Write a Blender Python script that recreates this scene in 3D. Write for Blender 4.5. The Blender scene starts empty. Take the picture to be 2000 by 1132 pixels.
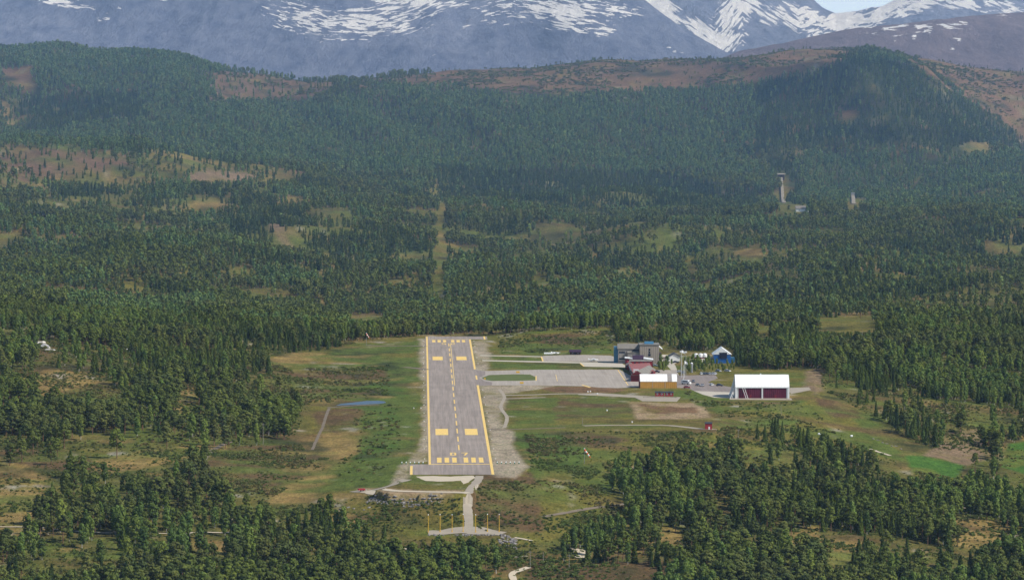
import bpy, math, random
import numpy as np
from mathutils import Vector
random.seed(7); RNG = np.random.default_rng(11)
F = 8250.0; W2 = 1000.0; H2 = 566.0; CAMZ = 200.0
TH = math.atan(471.0/F); CT, ST = math.cos(TH), math.sin(TH)
scene = bpy.context.scene
COL = scene.collection

# ---------------------------------------------------------------- camera maths (a real lens, used to read positions off the survey)
def project(x, y, z):
    v = z-CAMZ
    d = y*CT - v*ST
    return W2+F*x/d, H2-F*(y*ST+v*CT)/d
def on_plane(px, py, z=0.0):
    a = (px-W2)/F; b = (H2-py)/F
    ry = CT+ST*b; rz = -ST+CT*b
    t = (z-CAMZ)/rz
    return t*a, t*ry, z
def lin(r, g, b):
    f = lambda c: ((c/255.0+0.055)/1.055)**2.4 if c > 10 else c/255.0/12.92
    return (f(r), f(g), f(b))

# ---------------------------------------------------------------- noise
def _h(ix, iy, s):
    n = (ix*374761393 + iy*668265263 + s*1442695041) & 0xffffffff
    n = ((n ^ (n >> 13))*1274126177) & 0xffffffff
    return ((n ^ (n >> 16)) & 0xffff)/65535.0
def vnoise(x, y, s=0):
    x = np.asarray(x, float); y = np.asarray(y, float)
    ix = np.floor(x).astype(np.int64); iy = np.floor(y).astype(np.int64)
    fx = x-ix; fy = y-iy; fx = fx*fx*(3-2*fx); fy = fy*fy*(3-2*fy)
    a = _h(ix, iy, s); b = _h(ix+1, iy, s); c = _h(ix, iy+1, s); d = _h(ix+1, iy+1, s)
    return (a*(1-fx)+b*fx)*(1-fy)+(c*(1-fx)+d*fx)*fy
def fbm(x, y, o=4, s=0):
    t = 0; a = 0.5; n = 0
    for i in range(o):
        t = t+a*vnoise(x*2**i+17.3*i, y*2**i-9.1*i, s+i*13); n += a; a *= 0.5
    return t/n*2-1
def inpoly(px, py, poly):
    p = np.array(poly, float)
    m = (px >= p[:, 0].min()) & (px <= p[:, 0].max()) & (py >= p[:, 1].min()) & (py <= p[:, 1].max())
    out = np.zeros(px.shape, bool)
    X = px[m]; Y = py[m]; r = np.zeros(X.shape, bool)
    n = len(p)
    for i in range(n):
        x1, y1 = p[i]; x2, y2 = p[(i+1) % n]
        if y1 == y2: continue
        c = ((y1 > Y) != (y2 > Y)) & (X < (x2-x1)*(Y-y1)/(y2-y1)+x1)
        r ^= c
    out[m] = r
    return out
def ell(cx, cy, rx, ry, n=14):
    return [(cx+rx*math.cos(i*2*math.pi/n), cy+ry*math.sin(i*2*math.pi/n)) for i in range(n)]

# ---------------------------------------------------------------- terrain heights
NEAR = [
 (1300, [(0,-26),(800,-36),(1500,-38),(2000,-46)]),
 (1600, [(0,-18),(500,-22),(800,-27),(1500,-29),(2000,-38)]),
 (1750, [(0,-12),(500,-17),(800,-22),(1000,-22),(1300,-22),(1600,-24),(2000,-34)]),
 (1850, [(0,-8),(300,-9),(500,-12),(700,-12),(820,-11.5),(1000,-12),(1200,-17),(1600,-21),(2000,-31)]),
 (1920, [(0,-5),(300,-5),(600,-7),(690,-4.5),(760,-2.5),(880,-2.5),(1000,-4.5),(1200,-12),(1600,-19),(2000,-29)]),
 (1975, [(0,-3),(300,-3),(600,-5),(700,-3),(790,0),(980,0),(1100,-3),(1250,-9),(1600,-17),(2000,-28)]),
 (2050, [(0,0),(400,0),(600,-3),(700,-1.5),(780,0),(1020,0),(1200,-4),(1350,-8),(1600,-14),(1800,-20),(2000,-26)]),
 (2200, [(0,5),(300,4),(500,0),(600,-2),(700,-1),(780,0),(1250,0),(1390,-1),(1500,-5),(1650,-11),(1850,-18),(2000,-22)]),
 (2330, [(0,9),(300,6),(550,0),(700,0),(1400,0),(1550,-2),(1650,-7),(1850,-14),(2000,-19)]),
 (2420, [(0,12),(300,7),(550,1),(700,0),(1580,0),(1650,-3),(1850,-11),(2000,-15)]),
 (2700, [(0,20),(200,16),(400,7),(600,1),(700,0),(1450,0),(1600,0),(1800,-3),(2000,-6)]),
 (2900, [(0,16),(300,8),(600,1),(700,0),(950,0),(1050,2),(1180,4),(1300,2),(1450,0),(2000,0)]),
 (2960, [(0,15),(600,0),(800,-.5),(950,-.5),(1020,3),(1150,6),(1250,3),(1450,0),(2000,2)]),
 (3050, [(0,14),(500,2),(800,-7),(1200,0),(1500,0),(2000,4)]),
]
FAR = [
 (3300, [(0,575),(250,585),(500,600),(750,612),(1000,612),(1250,600),(1750,598),(2000,590)]),
 (3700, [(0,480),(250,490),(500,510),(750,525),(1000,530),(1500,525),(2000,515)]),
 (4200, [(0,385),(250,400),(500,425),(750,450),(1000,455),(1500,455),(2000,440)]),
 (4600, [(0,315),(250,328),(500,350),(750,385),(870,405),(1000,412),(1500,417),(2000,410)]),
 (4800, [(0,285),(250,290),(500,318),(750,360),(870,388),(1000,396),(1500,402),(2000,402)]),
 (5100, [(0,292),(250,300),(500,315),(750,338),(870,365),(1000,382),(1500,393),(2000,388)]),
 (5500, [(0,235),(250,260),(500,270),(750,285),(1000,300),(1500,300),(1750,300),(1900,310),(2000,330)]),
 (6000, [(0,160),(60,150),(250,175),(500,195),(750,200),(1000,205),(1250,195),(1500,165),(1600,125),(1690,103),(1760,128),(1850,180),(1930,245),(1975,285),(2030,280)]),
 (6250, [(0,120),(130,115),(260,128),(400,150),(500,170),(750,170),(1000,165),(1250,155),(1480,128),(1600,108),(1690,104),(1760,120),(1850,155),(1930,190),(2000,215)]),
 (6500, [(0,100),(60,96),(130,92),(180,106),(260,107),(360,112),(400,130),(440,142),(520,146),(590,162),(700,160),(770,148),(900,136),(1000,137),(1080,129),(1170,116),(1300,119),(1400,113),(1480,104),(1560,99),(1680,95),(1760,110),(1850,126),(1930,139),(2000,143)]),
 (7000, [(0,110),(590,172),(1000,152),(1680,112),(2000,150)]),
 (8500, [(0,170),(2000,170)]),
 (16500, [(0,140),(2000,140)]),
]
PX = np.array([-800,0,60,130,180,260,300,360,400,440,500,550,590,650,700,770,800,870,900,950,1000,1050,1100,1170,1200,1250,1300,1350,1400,1480,1560,1600,1650,1690,1760,1800,1850,1900,1930,1975,2030,2600], float)
TD = []; TZ = []
for D, pl in NEAR:
    TD.append(D); TZ.append(np.interp(PX, [a for a, b in pl], [b for a, b in pl]))
for D, pl in FAR:
    TD.append(D); yy = np.interp(PX, [a for a, b in pl], [b for a, b in pl]); TZ.append(CAMZ-(yy-95)*D/F)
TD = np.array(TD, float); TZ = np.array(TZ)
dh = np.diff(TD)[:, None]; dl = np.diff(TZ, axis=0)/dh
TM = np.zeros_like(TZ); TM[0] = dl[0]; TM[-1] = dl[-1]
s = dl[:-1]*dl[1:] > 0
with np.errstate(divide='ignore', invalid='ignore'):
    TM[1:-1] = np.where(s, 2*dl[:-1]*dl[1:]/(dl[:-1]+dl[1:]), 0)
Ds = np.concatenate([np.arange(1350, 3100, 2.5), np.arange(3100, 7000, 9.0), np.arange(7000, 16400, 90.0)])
NQ = 760; Qs = np.linspace(-0.165, 0.165, NQ)
colpx = 1000+Qs*F
def colint(A): return np.array([np.interp(colpx, PX, r) for r in A])
CZ = colint(TZ); CM = colint(TM)
# soften the kinks across columns
k = np.hanning(25); k /= k.sum()
sm = lambda r: np.convolve(np.pad(r, 12, 'edge'), k, 'valid')
CZ = np.array([sm(r) for r in CZ]); CM = np.array([sm(r) for r in CM])
i = np.clip(np.searchsorted(TD, Ds, 'right')-1, 0, len(TD)-2)
h = (TD[i+1]-TD[i])[:, None]; t = ((Ds-TD[i])[:, None])/h
ZG = (2*t**3-3*t**2+1)*CZ[i]+(t**3-2*t**2+t)*h*CM[i]+(-2*t**3+3*t**2)*CZ[i+1]+(t**3-t**2)*h*CM[i+1]
YG = np.repeat(Ds[:, None], NQ, 1); XG = YG*Qs[None, :]
far = np.clip((YG-3300)/1500, 0, 1); back = np.clip((YG-5000)/700, 0, 1)*np.clip((7600-YG)/800, 0, 1)
wx = np.clip((1900-YG)/200, 0, 1)
amp = 1.0+3.0*far
ZG = ZG + fbm(XG/90, YG/120, 4, 3)*amp*1.3 + back*((np.abs(fbm(XG/210+YG/900, YG/1100, 4, 9))*-60+14))*np.clip((6420-YG)/350, 0.12, 1) + fbm(XG/14, YG/14, 2, 5)*0.35 + np.clip((YG-3060)/400, 0, 1)*fbm(XG/150, YG/260, 4, 21)*20*np.clip((5500-YG)/400, 0, 1)
PLATE = [(775,938),(790,948),(930,948),(960,936),(1000,934),(1040,912),(1012,850),(1395,850),(1420,806),(1560,790),(1600,775),(1590,735),(1440,715),(1420,695),(1300,679),(1195,683),(1180,688),(965,688),(962,657.6),(812,657.6),(800,700),(790,800),(795,880)]
p0x, p0y = project(XG, YG, 0*XG)
PONDP = [(645,796),(640,788),(690,780),(765,777),(770,792),(700,796)]
w = (inpoly(p0x, p0y, PLATE) | inpoly(p0x, p0y, PONDP) | inpoly(p0x, p0y, [(730,957),(760,950),(790,942),(932,942),(926,964),(890,965),(760,964)])).astype(float)
def blur(a, n, ax):
    c = np.cumsum(np.pad(a, [(n+1, n) if x == ax else (0, 0) for x in range(2)], 'edge'), axis=ax)
    return (c[2*n+1:]-c[:-2*n-1])/(2*n+1) if ax == 0 else (c[:, 2*n+1:]-c[:, :-2*n-1])/(2*n+1)
wb = w
for _ in range(2): wb = blur(blur(wb, 5, 0), 6, 1)
wb = np.maximum(wb, w)
ZG = ZG*(1-wb)
pl = w > 0.5
ZG[pl] = 0
PXG, PYG = project(XG, YG, ZG)
def zat(x, y):
    x = np.asarray(x, float); y = np.asarray(y, float)
    q = np.clip(x/y, Qs[0]+1e-6, Qs[-1]-1e-6); fj = (q-Qs[0])/(Qs[1]-Qs[0]); j = fj.astype(int); fj = fj-j
    yy = np.clip(y, Ds[0], Ds[-1]-1e-3); r = np.clip(np.searchsorted(Ds, yy, 'right')-1, 0, len(Ds)-2)
    fi = (yy-Ds[r])/(Ds[r+1]-Ds[r])
    return (ZG[r, j]*(1-fj)+ZG[r, j+1]*fj)*(1-fi)+(ZG[r+1, j]*(1-fj)+ZG[r+1, j+1]*fj)*fi
def ground(px, py):
    """nearest terrain point seen in direction px,py"""
    a = (px-W2)/F; b = (H2-py)/F
    ry = CT+ST*b; rz = -ST+CT*b
    Y = np.arange(1400, 9000, 1.0); X = Y/ry*a; Z = CAMZ+Y/ry*rz
    g = zat(X, Y); idx = np.argmax(Z <= g)
    y = Y[idx]
    return float(y/ry*a), float(y), float(g[idx])

# ---------------------------------------------------------------- objects helpers
def link(o, parent=None):
    COL.objects.link(o)
    if parent is not None: o.parent = parent
    return o
def tag(o, label=None, cat=None, group=None, kind=None):
    if label: o['label'] = label
    if cat: o['category'] = cat
    if group: o['group'] = group
    if kind: o['kind'] = kind
    return o
def mesh_np(name, V, Fc, mats=(), mi=None, smooth=False):
    me = bpy.data.meshes.new(name)
    V = np.asarray(V, np.float32); Fc = np.asarray(Fc, np.int32)
    n = Fc.shape[1]
    me.vertices.add(len(V)); me.vertices.foreach_set('co', V.ravel())
    me.loops.add(Fc.size); me.loops.foreach_set('vertex_index', Fc.ravel())
    me.polygons.add(len(Fc)); me.polygons.foreach_set('loop_start', np.arange(0, Fc.size, n, dtype=np.int32))
    me.polygons.foreach_set('loop_total', np.full(len(Fc), n, np.int32))
    for m in mats: me.materials.append(m)
    if mi is not None: me.polygons.foreach_set('material_index', np.asarray(mi, np.int32))
    me.polygons.foreach_set('use_smooth', np.full(len(Fc), smooth))
    me.update(calc_edges=True); me.validate()
    return me
class MB:
    """collects solids for one mesh"""
    def __init__(s): s.v = []; s.f = []
    def add(s, vs, fs):
        o = len(s.v); s.v += [tuple(v) for v in vs]; s.f += [tuple(a+o for a in f) for f in fs]; return s
    def box(s, x0, x1, y0, y1, z0, z1):
        return s.add([(x0,y0,z0),(x1,y0,z0),(x1,y1,z0),(x0,y1,z0),(x0,y0,z1),(x1,y0,z1),(x1,y1,z1),(x0,y1,z1)],
                     [(0,3,2,1),(4,5,6,7),(0,1,5,4),(1,2,6,5),(2,3,7,6),(3,0,4,7)])
    def cyl(s, p0, p1, r0, r1=None, n=8):
        r1 = r0 if r1 is None else r1
        p0 = Vector(p0); p1 = Vector(p1); d = (p1-p0).normalized()
        a = d.orthogonal().normalized(); b = d.cross(a)
        vs = []
        for p, r in ((p0, r0), (p1, r1)):
            for i in range(n):
                t = 2*math.pi*i/n; vs.append(p+a*math.cos(t)*r+b*math.sin(t)*r)
        fs = [(i, (i+1) % n, n+(i+1) % n, n+i) for i in range(n)]+[tuple(range(n-1, -1, -1)), tuple(range(n, 2*n))]
        return s.add(vs, fs)
    def prism_x(s, prof, x0, x1):      # profile (y,z)
        n = len(prof)
        vs = [(x0, y, z) for y, z in prof]+[(x1, y, z) for y, z in prof]
        fs = [(i, (i+1) % n, n+(i+1) % n, n+i) for i in range(n)]+[tuple(range(n-1, -1, -1)), tuple(range(n, 2*n))]
        return s.add(vs, fs)
    def prism_y(s, prof, y0, y1):      # profile (x,z)
        n = len(prof)
        vs = [(x, y0, z) for x, z in prof]+[(x, y1, z) for x, z in prof]
        fs = [(i, (i+1) % n, n+(i+1) % n, n+i) for i in range(n)]+[tuple(range(n-1, -1, -1)), tuple(range(n, 2*n))]
        return s.add(vs, fs)
    def loft(s, rings):
        n = len(rings[0]); vs = [v for r in rings for v in r]; fs = []
        for k in range(len(rings)-1):
            for i in range(n): fs.append((k*n+i, k*n+(i+1) % n, (k+1)*n+(i+1) % n, (k+1)*n+i))
        fs += [tuple(range(n-1, -1, -1)), tuple(range((len(rings)-1)*n, len(rings)*n))]
        return s.add(vs, fs)
    def mesh(s, name, m, smooth=False):
        me = bpy.data.meshes.new(name); me.from_pydata(s.v, [], s.f); me.materials.append(m)
        import bmesh
        b = bmesh.new(); b.from_mesh(me); bmesh.ops.recalc_face_normals(b, faces=b.faces); b.to_mesh(me); b.free()
        for p in me.polygons: p.use_smooth = smooth
        return me
    def build(s, name, m, parent=None, smooth=False, loc=None):
        o = bpy.data.objects.new(name, s.mesh(name, m, smooth)); link(o, parent)
        if loc: o.location = loc
        return o
def empty(name, loc, rz=0.0):
    o = bpy.data.objects.new(name, None); o.empty_display_size = 1; link(o); o.location = loc; o.rotation_euler = (0, 0, rz); return o
def copy_tree(o, parent=None):
    c = o.copy(); COL.objects.link(c); c.parent = parent
    for ch in list(o.children): copy_tree(ch, c)
    return c

# ---------------------------------------------------------------- materials
class NT:
    def __init__(s, name):
        s.m = bpy.data.materials.new(name); s.m.use_nodes = True; s.t = s.m.node_tree; s.t.nodes.clear()
        s.out = s.n('ShaderNodeOutputMaterial')
    def n(s, ty, **kw):
        x = s.t.nodes.new(ty)
        for k, v in kw.items():
            if k.startswith('i_'): x.inputs[int(k[2:])].default_value = v
            else: setattr(x, k, v)
        return x
    def l(s, a, b): s.t.links.new(a, b)
    def math(s, op, a, b=None, clamp=False):
        x = s.n('ShaderNodeMath', operation=op, use_clamp=clamp)
        for i, v in enumerate((a, b)):
            if v is None: continue
            if isinstance(v, (int, float)): x.inputs[i].default_value = v
            else: s.l(v, x.inputs[i])
        return x.outputs[0]
    def mix(s, fac, a, b, mode='MIX'):
        x = s.n('ShaderNodeMix', data_type='RGBA', blend_type=mode)
        for i, v in ((0, fac), (6, a), (7, b)):
            if isinstance(v, (int, float)): x.inputs[i].default_value = v
            elif isinstance(v, tuple): x.inputs[i].default_value = (*v[:3], 1)
            else: s.l(v, x.inputs[i])
        return x.outputs[2]
    def noise(s, vec, scale, detail=3, rough=0.55, dist=0.0):
        x = s.n('ShaderNodeTexNoise'); x.inputs['Scale'].default_value = scale; x.inputs['Detail'].default_value = detail
        x.inputs['Roughness'].default_value = rough; x.inputs['Distortion'].default_value = dist
        s.l(vec, x.inputs['Vector']); return x.outputs[0]
    def ramp(s, v, lo, hi, a=0.0, b=1.0):
        x = s.n('ShaderNodeMapRange'); s.l(v, x.inputs[0])
        for i, q in enumerate((lo, hi, a, b)): x.inputs[i+1].default_value = q
        return x.outputs[0]
    def scalevec(s, vec, v3):
        x = s.n('ShaderNodeVectorMath', operation='MULTIPLY'); s.l(vec, x.inputs[0]); x.inputs[1].default_value = v3; return x.outputs[0]
    def finish(s, col, rough=0.9, spec=0.15, metal=0.0, bump=None, bd=0.3, bstr=0.5, emit=None, trans=None):
        p = s.n('ShaderNodeBsdfPrincipled')
        if isinstance(col, tuple): p.inputs['Base Color'].default_value = (*col[:3], 1)
        else: s.l(col, p.inputs['Base Color'])
        p.inputs['Roughness'].default_value = rough; p.inputs['Specular IOR Level'].default_value = spec; p.inputs['Metallic'].default_value = metal
        if bump is not None:
            b = s.n('ShaderNodeBump'); b.inputs['Strength'].default_value = bstr; b.inputs['Distance'].default_value = bd
            s.l(bump, b.inputs['Height']); s.l(b.outputs[0], p.inputs['Normal'])
        s.l(p.outputs[0], s.out.inputs[0]); return s.m
def pos(nt): return nt.n('ShaderNodeNewGeometry').outputs['Position']
def objc(nt): return nt.n('ShaderNodeTexCoord').outputs['Object']
def paint(name, c, rough=0.6, var=0.18, scale=0.6, spec=0.3, metal=0.0):
    nt = NT(name); o = objc(nt)
    n = nt.noise(o, scale, 4, 0.6); f = nt.ramp(n, 0.3, 0.7)
    d = tuple(v*(1-var) for v in c); e = tuple(min(1, v*(1+var*0.5)) for v in c)
    return nt.finish(nt.mix(f, d, e), rough, spec, metal)
def ribbed(name, c, axis=0, period=0.5, rough=0.5, var=0.2):
    nt = NT(name); o = objc(nt)
    sx = nt.n('ShaderNodeSeparateXYZ'); nt.l(o, sx.inputs[0])
    wv = nt.math('SINE', nt.math('MULTIPLY', sx.outputs[axis], 2*math.pi/period))
    n = nt.noise(o, 0.35, 4, 0.6)
    f = nt.math('ADD', nt.math('MULTIPLY', wv, 0.25), nt.ramp(n, 0.25, 0.75), True)
    return nt.finish(nt.mix(f, tuple(v*(1-var) for v in c), tuple(min(1, v*(1+var*.4)) for v in c)), rough, 0.3, bump=wv, bd=0.04, bstr=0.6)

def ground_mat():
    nt = NT('terrain_ground'); p = pos(nt)
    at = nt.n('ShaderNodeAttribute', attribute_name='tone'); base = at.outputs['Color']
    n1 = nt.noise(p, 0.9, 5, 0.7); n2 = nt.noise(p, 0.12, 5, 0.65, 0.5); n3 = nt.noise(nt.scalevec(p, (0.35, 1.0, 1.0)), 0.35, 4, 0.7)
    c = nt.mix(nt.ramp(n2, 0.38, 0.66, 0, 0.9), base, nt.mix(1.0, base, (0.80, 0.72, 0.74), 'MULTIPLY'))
    c = nt.mix(nt.ramp(n3, 0.5, 0.7, 0, 0.8), c, nt.mix(1.0, c, (0.55, 0.66, 0.5), 'MULTIPLY'))
    c = nt.mix(nt.ramp(n1, 0.3, 0.75, 0, 0.9), nt.mix(1.0, c, (0.62, 0.62, 0.6), 'MULTIPLY'), nt.mix(1.0, c, (1.3, 1.27, 1.2), 'MULTIPLY'))
    n4 = nt.noise(nt.scalevec(p, (0.75, 0.16, 1.0)), 1.0, 4, 0.75); n5 = nt.noise(nt.scalevec(p, (0.22, 0.05, 1.0)), 1.0, 5, 0.75)
    c = nt.mix(nt.ramp(n4, 0.32, 0.7, 0, 1), nt.mix(1.0, c, (0.62, 0.66, 0.6), 'MULTIPLY'), nt.mix(1.0, c, (1.3, 1.24, 1.15), 'MULTIPLY'))
    c = nt.mix(nt.ramp(n5, 0.52, 0.62, 0, 0.6), c, nt.mix(1.0, c, (0.6, 0.68, 0.55), 'MULTIPLY'))
    h = nt.math('ADD', n1, nt.math('MULTIPLY', n3, 2.0))
    return nt.finish(c, 0.95, 0.05, bump=h, bd=0.6, bstr=0.7)
def gravel_mat(name, c, var=0.25, track=False):
    nt = NT(name); p = pos(nt)
    n1 = nt.noise(p, 2.0, 5, 0.75); n2 = nt.noise(p, 0.15, 4, 0.6)
    cc = nt.mix(nt.ramp(n2, 0.35, 0.65), c, tuple(v*(1-var) for v in c))
    cc = nt.mix(nt.ramp(n1, 0.3, 0.7, 0, 0.7), cc, tuple(v*(1-var*1.5) for v in c))
    return nt.finish(cc, 0.95, 0.1, bump=n1, bd=0.1)
def asphalt_mat(name, c, streak=0.2, ang=0.0217):
    nt = NT(name); p = pos(nt)
    # along-runway coordinate frame
    rot = nt.n('ShaderNodeVectorRotate', rotation_type='Z_AXIS'); nt.l(p, rot.inputs['Vector']); rot.inputs['Angle'].default_value = -ang
    v = nt.scalevec(rot.outputs[0], (0.55, 0.012, 1.0))
    s1 = nt.noise(v, 1.0, 4, 0.6); s2 = nt.noise(nt.scalevec(rot.outputs[0], (1.6, 0.02, 1)), 1.0, 3, 0.7)
    n2 = nt.noise(p, 0.06, 5, 0.6); n3 = nt.noise(p, 1.5, 4, 0.7)
    f = nt.ramp(s1, 0.3, 0.7, 1-streak, 1+streak*0.5)
    g = nt.math('MULTIPLY', f, nt.ramp(s2, 0.35, 0.7, 0.9, 1.06))
    g = nt.math('MULTIPLY', g, nt.ramp(n2, 0.3, 0.7, 0.92, 1.07))
    g = nt.math('MULTIPLY', g, nt.ramp(n3, 0.2, 0.8, 0.9, 1.08))
    sp = nt.n('ShaderNodeSeparateXYZ'); nt.l(rot.outputs[0], sp.inputs[0])
    fr = nt.math('FRACT', nt.math('ADD', nt.math('MULTIPLY', sp.outputs[0], 1/3.75), nt.math('MULTIPLY', n2, 0.15)))
    g = nt.math('MULTIPLY', g, nt.ramp(fr, 0.93, 0.99, 1.0, 0.86 if streak > 0.1 else 0.96))
    pt = nt.noise(nt.scalevec(rot.outputs[0], (0.11, 0.018, 1)), 1.0, 2, 0.4)
    g = nt.math('MULTIPLY', g, nt.ramp(pt, 0.56, 0.6, 1.0, 0.92))
    sx = nt.n('ShaderNodeCombineXYZ')
    for i in range(3): nt.l(g, sx.inputs[i])
    return nt.finish(nt.mix(1.0, c, sx.outputs[0], 'MULTIPLY'), 0.9, 0.2)
def leaf_mat(name, a, b, c, cool):
    nt = NT(name)
    oi = nt.n('ShaderNodeObjectInfo'); p = pos(nt)
    r = oi.outputs['Random']
    big = nt.noise(p, 0.012, 3, 0.6); fine = nt.noise(p, 0.9, 3, 0.6)
    base = nt.mix(r, a, b)
    base = nt.mix(nt.ramp(big, 0.4, 0.62, 0, 0.75), base, c)
    base = nt.mix(nt.ramp(fine, 0.35, 0.65, 0.0, 1.0), nt.mix(1.0, base, (0.78, 0.8, 0.8), 'MULTIPLY'), nt.mix(1.0, base, (1.15, 1.14, 1.06), 'MULTIPLY'))
    r2 = nt.math('FRACT', nt.math('MULTIPLY', r, 17.31))
    base = nt.mix(nt.ramp(r2, 0, 1, 0, 1), nt.mix(1.0, base, (0.7, 0.72, 0.76), 'MULTIPLY'), nt.mix(1.0, base, (1.2, 1.19, 1.1), 'MULTIPLY'))
    m = nt.finish(base, 0.85, 0.03)
    d = nt.n('ShaderNodeBsdfTranslucent'); nt.l(base, d.inputs[0])
    ms = nt.n('ShaderNodeMixShader'); ms.inputs[0].default_value = 0.22
    pb = [x for x in nt.t.nodes if x.type == 'BSDF_PRINCIPLED'][0]
    nt.l(pb.outputs[0], ms.inputs[1]); nt.l(d.outputs[0], ms.inputs[2]); nt.l(ms.outputs[0], nt.out.inputs[0])
    return m
M = {}
M['ground'] = ground_mat()
M['asphalt'] = asphalt_mat('runway_asphalt', lin(154,141,130), 0.26)
M['asphalt2'] = asphalt_mat('apron_asphalt', lin(168,157,144), 0.12)
M['asphalt3'] = asphalt_mat('parking_asphalt', lin(140,128,120), 0.12)
M['concrete'] = gravel_mat('pale_concrete', lin(192,182,165), 0.1)
M['gravel'] = gravel_mat('road_gravel', lin(172,160,142), 0.18)
M['pale'] = gravel_mat('pale_gravel', lin(205,190,165), 0.15)
M['dirt'] = gravel_mat('dirt_track', lin(135,122,104), 0.25)
M['grass'] = gravel_mat('island_grass', lin(106,116,64), 0.3)
M['yellow'] = paint('yellow_marking', lin(238,200,114), 0.7, 0.25, 0.9)
M['white'] = paint('white_paint', (0.8,0.8,0.78), 0.5, 0.08)
M['whiteroof'] = ribbed('white_sheet_roof', (0.9,0.88,0.84), 0, 1.9, 0.45, 0.07)
M['maroon'] = ribbed('maroon_door', lin(94,24,46), 0, 1.1, 0.45, 0.45)
M['orange'] = ribbed('orange_sheet', lin(198,146,66), 0, 1.2, 0.5, 0.18)
M['darkred'] = ribbed('dark_red_cladding', lin(118,34,38), 0, 0.4, 0.6, 0.25)
M['red'] = paint('red_paint', lin(160,45,50), 0.6, 0.3, 1.5)
M['greyclad'] = ribbed('grey_cladding', lin(150,142,136), 0, 1.0, 0.6, 0.12)
M['tanclad'] = ribbed('beige_cladding', lin(158,146,134), 0, 1.4, 0.6, 0.12)
M['roofgrey'] = ribbed('grey_roof', lin(128,122,112), 0, 0.8, 0.7, 0.2)
M['roofpurple'] = ribbed('dark_purple_roof', lin(62,42,62), 0, 0.7, 0.6, 0.25)
M['roof_shade_blue'] = paint('blue_roof', lin(60,110,140), 0.5, 0.2)  # roof light blue, reused as the shade tone of the terminal's end wall
M['roofdark'] = paint('dark_roof', lin(60,62,68), 0.6, 0.2)
M['blue'] = paint('blue_paint', lin(40,100,170), 0.5, 0.25)
M['brown'] = paint('brown_timber', lin(72,56,52), 0.7, 0.3, 1.2)
M['glass'] = paint('window_glass', (0.02,0.03,0.05), 0.12, 0.2, 0.5, 0.6)
M['navy'] = paint('dark_opening', (0.012,0.018,0.04), 0.6, 0.3)
M['metal'] = paint('grey_metal', (0.42,0.43,0.44), 0.4, 0.15, 1.0, 0.5, 0.5)
M['wood'] = paint('pole_timber', lin(150,142,128), 0.8, 0.25, 1.5)
M['tyre'] = paint('tyre_rubber', (0.02,0.02,0.02), 0.8, 0.2)
M['polyellow'] = paint('yellow_pole', lin(222,176,60), 0.5, 0.12)
M['orangecl'] = paint('orange_cloth', lin(225,110,60), 0.8, 0.2)
M['green'] = paint('green_housing', lin(40,120,80), 0.5, 0.2)
def rock_mat():
    nt = NT('grey_rock'); o = objc(nt); oi = nt.n('ShaderNodeObjectInfo')
    n = nt.noise(o, 1.2, 5, 0.7)
    c = nt.mix(nt.ramp(n, 0.3, 0.7), lin(105,100,98), lin(175,168,162))
    c = nt.mix(oi.outputs['Random'], nt.mix(1.0, c, (0.55,0.55,0.55), 'MULTIPLY'), c)
    return nt.finish(c, 0.9, 0.15, bump=n, bd=0.3)
M['rock'] = rock_mat()
def water_mat():
    nt = NT('pond_water'); n = nt.noise(pos(nt), 1.5, 3, 0.6)
    return nt.finish(nt.mix(nt.ramp(n, 0.35, 0.65), lin(22,44,60), lin(40,74,104)), 0.3, 0.25, bump=n, bd=0.03, bstr=0.3)
M['water'] = water_mat()
M['pine'] = leaf_mat('pine_needles', lin(86,98,58), lin(110,112,62), lin(104,116,52), 0)
M['spruce'] = leaf_mat('spruce_needles', lin(66,84,50), lin(80,94,50), lin(94,106,44), 0)
M['birch'] = leaf_mat('birch_leaves', lin(98,118,58), lin(126,134,64), lin(100,122,66), 0)
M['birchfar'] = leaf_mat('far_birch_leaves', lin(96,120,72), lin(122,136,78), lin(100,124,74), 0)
M['shrub'] = leaf_mat('shrub_leaves', lin(104,118,64), lin(132,116,80), lin(100,118,60), 0)
M['bark'] = paint('pine_bark', lin(128,98,76), 0.9, 0.35, 2.0)
M['barkw'] = paint('birch_bark', lin(185,180,168), 0.8, 0.3, 2.0)
for kk in ('pine','spruce','birch','shrub'):
    pass

# ---------------------------------------------------------------- ground colours (baked as an attribute)
C = dict(
 floor=lin(112,108,60), green=lin(100,115,54), lush=lin(90,113,50), olive=lin(122,116,58), tan=lin(158,136,86), brown=lin(112,92,66), heath=lin(128,104,86),
 gravel=lin(178,166,150), moor=lin(136,108,84), dirt=lin(176,154,128), rock=lin(170,165,160), field=lin(82,120,50), dark=lin(62,70,44), slide=lin(146,126,104))
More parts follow.
